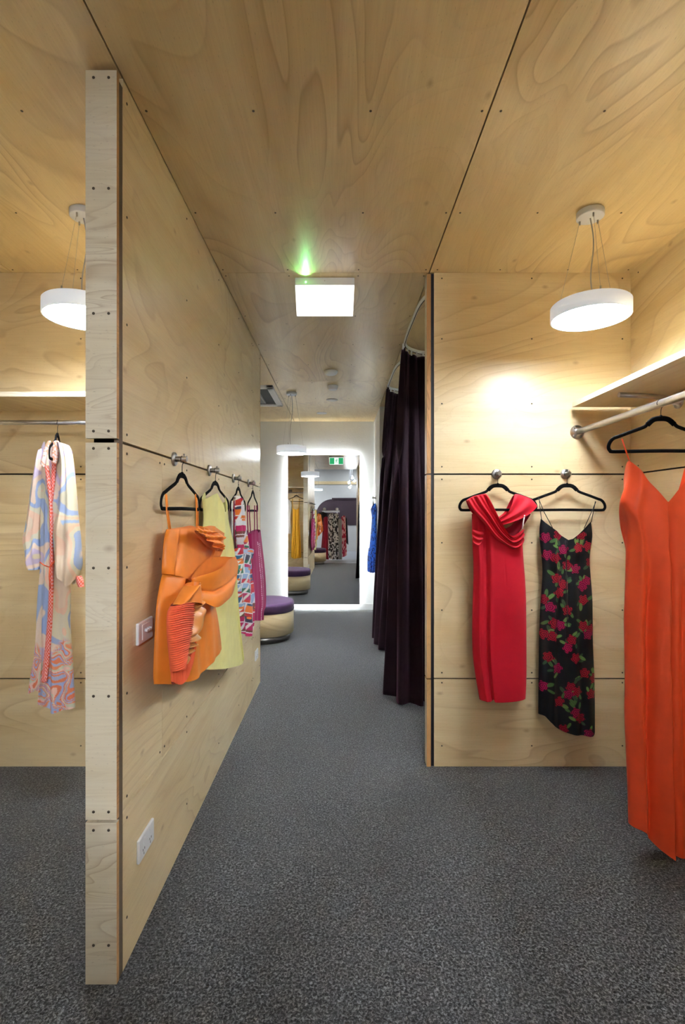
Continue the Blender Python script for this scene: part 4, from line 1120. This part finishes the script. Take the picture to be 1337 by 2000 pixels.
# ---- blue lace dress, seen from the side on the white wall
def lace(S, T, px, py):
    k = vnoise(px / 1.3, py / 2.0, 2) > 0.66
    return np.where(k[..., None], np.array(sr(14, 34, 96)), np.array(sr(38, 96, 196)))
mp = on_y(7.16)
bd_ = thing('dress', 'blue lace dress with flared hem on the white wall by the curtains', 'dress', (0.47, 7.16, 1.3))
cloth('bodice', mp, NY, [(724, 996), (731, 983), (735, 992)], [(721, 1074), (729, 1075), (736, 1074)], [(724, 996), (726, 1010), (725, 1030), (721, 1074)], [(735, 992), (735.5, 1028), (736, 1074)],
      'blue_lace', bd_, D=0.14, back=0.14, d0=0.0, color=lace, nu=40, nv=80)
cloth('flared_hem', mp, NY, [(720, 1071), (729, 1072), (736, 1071)], [(717, 1115), (722, 1116), (730, 1116), (737, 1114)], [(720, 1071), (717.5, 1090), (717, 1115)], [(736, 1071), (736.8, 1090), (737, 1114)],
      'blue_lace', bd_, D=0.17, back=0.17, d0=0.0, color=lace, folds=lambda S, T: 0.02 * np.sin(S * 30) * T, nu=60, nv=50)

# ---- garments that only the mirror shows
PY_ = (0, 1, 0)
mm = in_mirror(3.34)
gd = thing('dress', 'long ochre strappy dress hanging on the rail, seen in the mirror', 'dress', (-1.03, 3.34, 1.3))
cloth('dress_body', mm, PY_, [(571, 992), (576, 995), (580, 995), (584, 990)], [(568, 1088), (574, 1091), (581, 1090), (588, 1089)], [(571, 992), (571, 1020), (569, 1060), (568, 1088)], [(584, 990), (585, 1020), (587, 1060), (588, 1089)],
      'gold_dress', gd, D=0.05, back=0.05, d0=0, folds=add(ripple([(2.4, 0.012), (4.4, 0.008)], 3, 0.4), crease(0.35, 0.3, 0.04, -0.03, 0.4, 1.2)), nu=60, nv=60)
for a, b in ((571, 572), (584, 583)):
    strap(gd, mm, PY_, [(a, 974), (a, 984), (b, 994)], 'gold_dress', 0.008, 0.0)
cloth('shirt', in_mirror(3.38), PY_, [(550, 976), (556, 973), (563, 975)], [(549, 1043), (558, 1043), (568, 1042)], [(550, 976), (548, 1010), (549, 1043)], [(563, 975), (569, 985), (567, 1010), (568, 1042)], 'white_cloth', None,
      D=0.05, back=0.04, d0=0.0, folds=ripple([(2.4, 0.01)], 3), nu=30, nv=30, label='white shirt hanging beside the ochre dress, at the mirror edge', cat='shirt')

# clothes rack behind the camera
rk = thing('clothes_rack', 'white clothes rack crowded with garments, seen in the mirror', 'clothes rack', (-0.30, -0.76, 0))
MB().tube([(-0.28, 0, 1.53), (0.28, 0, 1.53)], 0.016, 16).build('rack_bar', ['white_shade'], rk)
MB().tube([(-0.28, -0.12, 1.50), (0.28, -0.12, 1.50)], 0.016, 16).build('rack_bar', ['white_shade'], rk)
for s_ in (-1, 1):
    MB().tube([(s_ * 0.2, -0.06, 0.03), (s_ * 0.2, -0.06, 1.52)], 0.014, 14).build('rack_post', ['white_shade'], rk)
    MB().tube([(s_ * 0.2, -0.36, 0.025), (s_ * 0.2, 0.12, 0.025)], 0.018, 14).build('rack_foot', ['white_shade'], rk)
    MB().lathe([(0.0, -0.004), (0.05, -0.004), (0.05, 0.004), (0.0, 0.004)], 24, c=(s_ * 0.2, 0.0, 1.59), axis='y').build('size_disc', ['white_plastic'], rk)
def bwprint(S, T, px, py):
    k = vnoise(px / 1.6, py / 2.6, 3) + 0.4 * vnoise(px / 0.8, py / 1.2, 5)
    return np.where((k > 0.72)[..., None], np.array(sr(226, 222, 218)), np.array(sr(50, 48, 48)))
def pinkprint(S, T, px, py):
    k = vnoise(px / 1.6, py / 4, 6)
    return np.where((k > 0.55)[..., None], np.array(sr(236, 180, 186)), np.array(sr(196, 30, 66)))
rack = [
    ('dress', 'orange crumpled dress at the end of the reflected clothes rack', 'tangerine', None, (619, 1004, 627, 1006, 618, 1050, 631, 1036), -0.50, 0.03),
    ('dress', 'dark crimson pleated gown on the reflected clothes rack', 'crimson', None, (631, 1012, 640, 1010, 625, 1090, 642, 1093), -0.54, 0.05),
    ('dress', 'black and white floral gown, first of two on the reflected rack', 'print', bwprint, (641, 1004, 650, 1003, 640, 1088, 652, 1094), -0.50, 0.05),
    ('dress', 'black and white floral gown beside the grey one on the reflected rack', 'print', bwprint, (650, 1004, 661, 1004, 650, 1092, 662, 1094), -0.52, 0.05),
    ('dress', 'pale grey chiffon gown on the reflected clothes rack', 'grey_cloth', None, (659, 1016, 667, 1014, 659, 1093, 668, 1094), -0.50, 0.04),
    ('dress', 'rose pink patterned dress near the end of the reflected rack', 'pink_red', pinkprint, (666, 1010, 674, 1008, 667, 1088, 677, 1084), -0.56, 0.05),
    ('dress', 'short black dress at the far end of the reflected rack', 'black_cloth', None, (673, 1012, 678, 1016, 675, 1058, 680, 1064), -0.62, 0.04),
    ('jacket', 'dark green jacket hung above the orange dress on the reflected rack', 'black_cloth', None, (622, 1001, 640, 1003, 626, 1018, 638, 1018), -0.60, 0.05)]
for nm, lb, mt, cf, (x0, y0, x1, y1, x2, y2, x3, y3), yy, dd in rack:
    cloth(nm, in_mirror(yy), PY_, [(x0, y0), ((x0 + x1) / 2, min(y0, y1) - 1), (x1, y1)], [(x2, y2), ((x2 + x3) / 2, (y2 + y3) / 2 + 1), (x3, y3)], [(x0, y0), (x2 * 0.5 + x0 * 0.5 + 0.5, (y0 + y2) / 2), (x2, y2)],
          [(x1, y1), (x1 * 0.5 + x3 * 0.5, (y1 + y3) / 2), (x3, y3)], mt, None, D=dd, back=dd * 0.6, d0=0, color=cf, folds=ripple([(1.8, 0.02), (3.3, 0.012)], int(x0), 0.5), nu=50, nv=90,
          label=lb, cat=nm, group='garments on the reflected rack')

# dark plum panel on the shop's end wall
def arc_panel():
    X0, X1, Zb, Zt, r = -0.93, 1.35, 1.0, 2.0, 0.62
    pts = [(X1, Zb), (X1, Zt), (X0 + r, Zt)]
    for k in range(1, 17):
        a = PI / 2 + PI / 2 * k / 16
        pts.append((X0 + r + r * math.cos(a), Zt - r + r * math.sin(a)))
    pts.append((X0, Zb))
    mb = MB(); n = len(pts)
    for y in (YS, YS + 0.02): mb.v += [(x, y, z) for x, z in pts]
    mb.face(range(n)); mb.face([n + i for i in range(n)][::-1])
    for i in range(n): mb.face((i, (i + 1) % n, n + (i + 1) % n, n + i))
    return mb
pp = thing('wall_panel', 'dark plum wall panel with a rounded corner on the reflected shop wall', 'wall panel', (0, YS, 1.0))
rel(arc_panel().build('panel_board', ['plum_wall']), pp)
rel(MB().box(-0.32, 1.35, YS + 0.02, YS + 0.05, 1.99, 2.05).box(-0.32, -0.26, YS + 0.02, YS + 0.05, 1.0, 1.99).build('panel_frame', ['plum_wall']), pp)

# ------------------------------------------------------------------ fitting-room curtains and tracks
def track(pts, name_label):
    t = thing('curtain_track', name_label, 'curtain track', (pts[0][0], pts[0][1], H), 0, 'curved curtain tracks')
    x0, y0 = pts[0]
    P = smooth([(x - x0, y - y0, -0.016) for x, y in pts], 8)
    MB().tube(P, 0.011, 10, flat=(0.011, 0.015)).build('rail', ['steel' if False else 'white_trim'], t)
    MB().tube([(x, y, -0.0315) for x, y, z in P], 0.003, 6).build('rail_slot', ['dark_grille'], t)
    return t
track([(1.5, 3.10), (0.80, 3.08), (0.60, 3.13), (0.53, 3.26), (0.517, 3.6), (0.517, 3.95), (0.535, 4.12), (0.62, 4.25), (0.80, 4.32), (1.5, 4.33)], 'curved white curtain track of the nearer fitting room')
track([(1.5, 4.50), (0.75, 4.50), (0.58, 4.55), (0.527, 4.72), (0.517, 5.1), (0.520, 5.40), (0.54, 5.52), (0.66, 5.62), (0.85, 5.66), (1.5, 5.66)], 'curved white curtain track of the farther fitting room')

def curtain(top, bot, zt, zb, label, npl=11, amp=0.035, n=260, nv=70, seed=0):
    t = thing('curtain', label, 'curtain', (top[0][0], top[0][1], 0), 0, 'fitting room curtains')
    rs_ = np.random.RandomState(seed)
    q = np.linspace(0, 1, n)
    a, b = curve(top, q), curve(bot, q)
    V = []
    ph = 2 * PI * npl * q + 0.8 * np.sin(2 * PI * q * 2.3 + seed)
    amv = 1 + 0.35 * np.sin(2 * PI * q * 1.7 + 1 + seed)
    for k in range(nv):
        f = k / (nv - 1)
        g = f ** 0.8
        c = a * (1 - g) + b * g
        d = np.gradient(c, axis=0); d /= np.linalg.norm(d, axis=1)[:, None] + 1e-9
        nn = np.stack([d[:, 1], -d[:, 0]], 1)
        am = amp * (0.35 + 0.65 * min(1, f * 2.2)) * amv
        off = am * np.sin(ph + 0.5 * np.sin(f * 3 + q * 7)) + 0.25 * am * np.sin(2 * ph + 1 + 2 * f)
        c = c + nn * off[:, None]
        z = zt + (zb - zt) * f + np.zeros(n)
        V.append(np.stack([c[:, 0], c[:, 1], z], 1))
    V = np.array(V)
    V[..., 0] -= top[0][0]; V[..., 1] -= top[0][1]
    idx = np.arange(n * nv).reshape(nv, n)
    Fc = np.stack([idx[:-1, :-1].ravel(), idx[:-1, 1:].ravel(), idx[1:, 1:].ravel(), idx[1:, :-1].ravel()], 1)
    me = bpy.data.meshes.new('curtain_cloth'); me.from_pydata(V.reshape(-1, 3).tolist(), [], Fc.tolist())
    me.materials.append(M['curtain']); me.polygons.foreach_set('use_smooth', [True] * len(me.polygons))
    o = bpy.data.objects.new('curtain_cloth', me); COL.objects.link(o); o.parent = t
    md = o.modifiers.new('thick', 'SOLIDIFY'); md.thickness = 0.004
    for k in range(0, 10):
        p = a[int((0.06 + 0.09 * k) * (n - 1))]
        MB().box(-0.006, 0.006, -0.010, 0.010, -0.045, 0.0).build('track_glider', ['white_plastic'], t).location = (p[0] - top[0][0], p[1] - top[0][1], H - 0.025)
    return t
curtain([(0.50, 4.02), (0.517, 4.10), (0.56, 4.18), (0.64, 4.26), (0.80, 4.32), (1.05, 4.33)],
        [(0.405, 4.06), (0.415, 3.93), (0.47, 3.84), (0.60, 3.82), (0.76, 3.92), (1.0, 4.25)], H - 0.062, 0.018, 'dark aubergine velvet curtain gathered at the nearer fitting room', 6, 0.045, seed=1)
curtain([(0.502, 5.30), (0.515, 5.42), (0.55, 5.52), (0.64, 5.60), (0.78, 5.65), (1.0, 5.66)],
        [(0.45, 6.15), (0.43, 5.75), (0.425, 5.40), (0.47, 5.26), (0.60, 5.25), (0.85, 5.55)], H - 0.062, 0.018, 'dark aubergine velvet curtain gathered at the farther fitting room', 6, 0.04, seed=4)
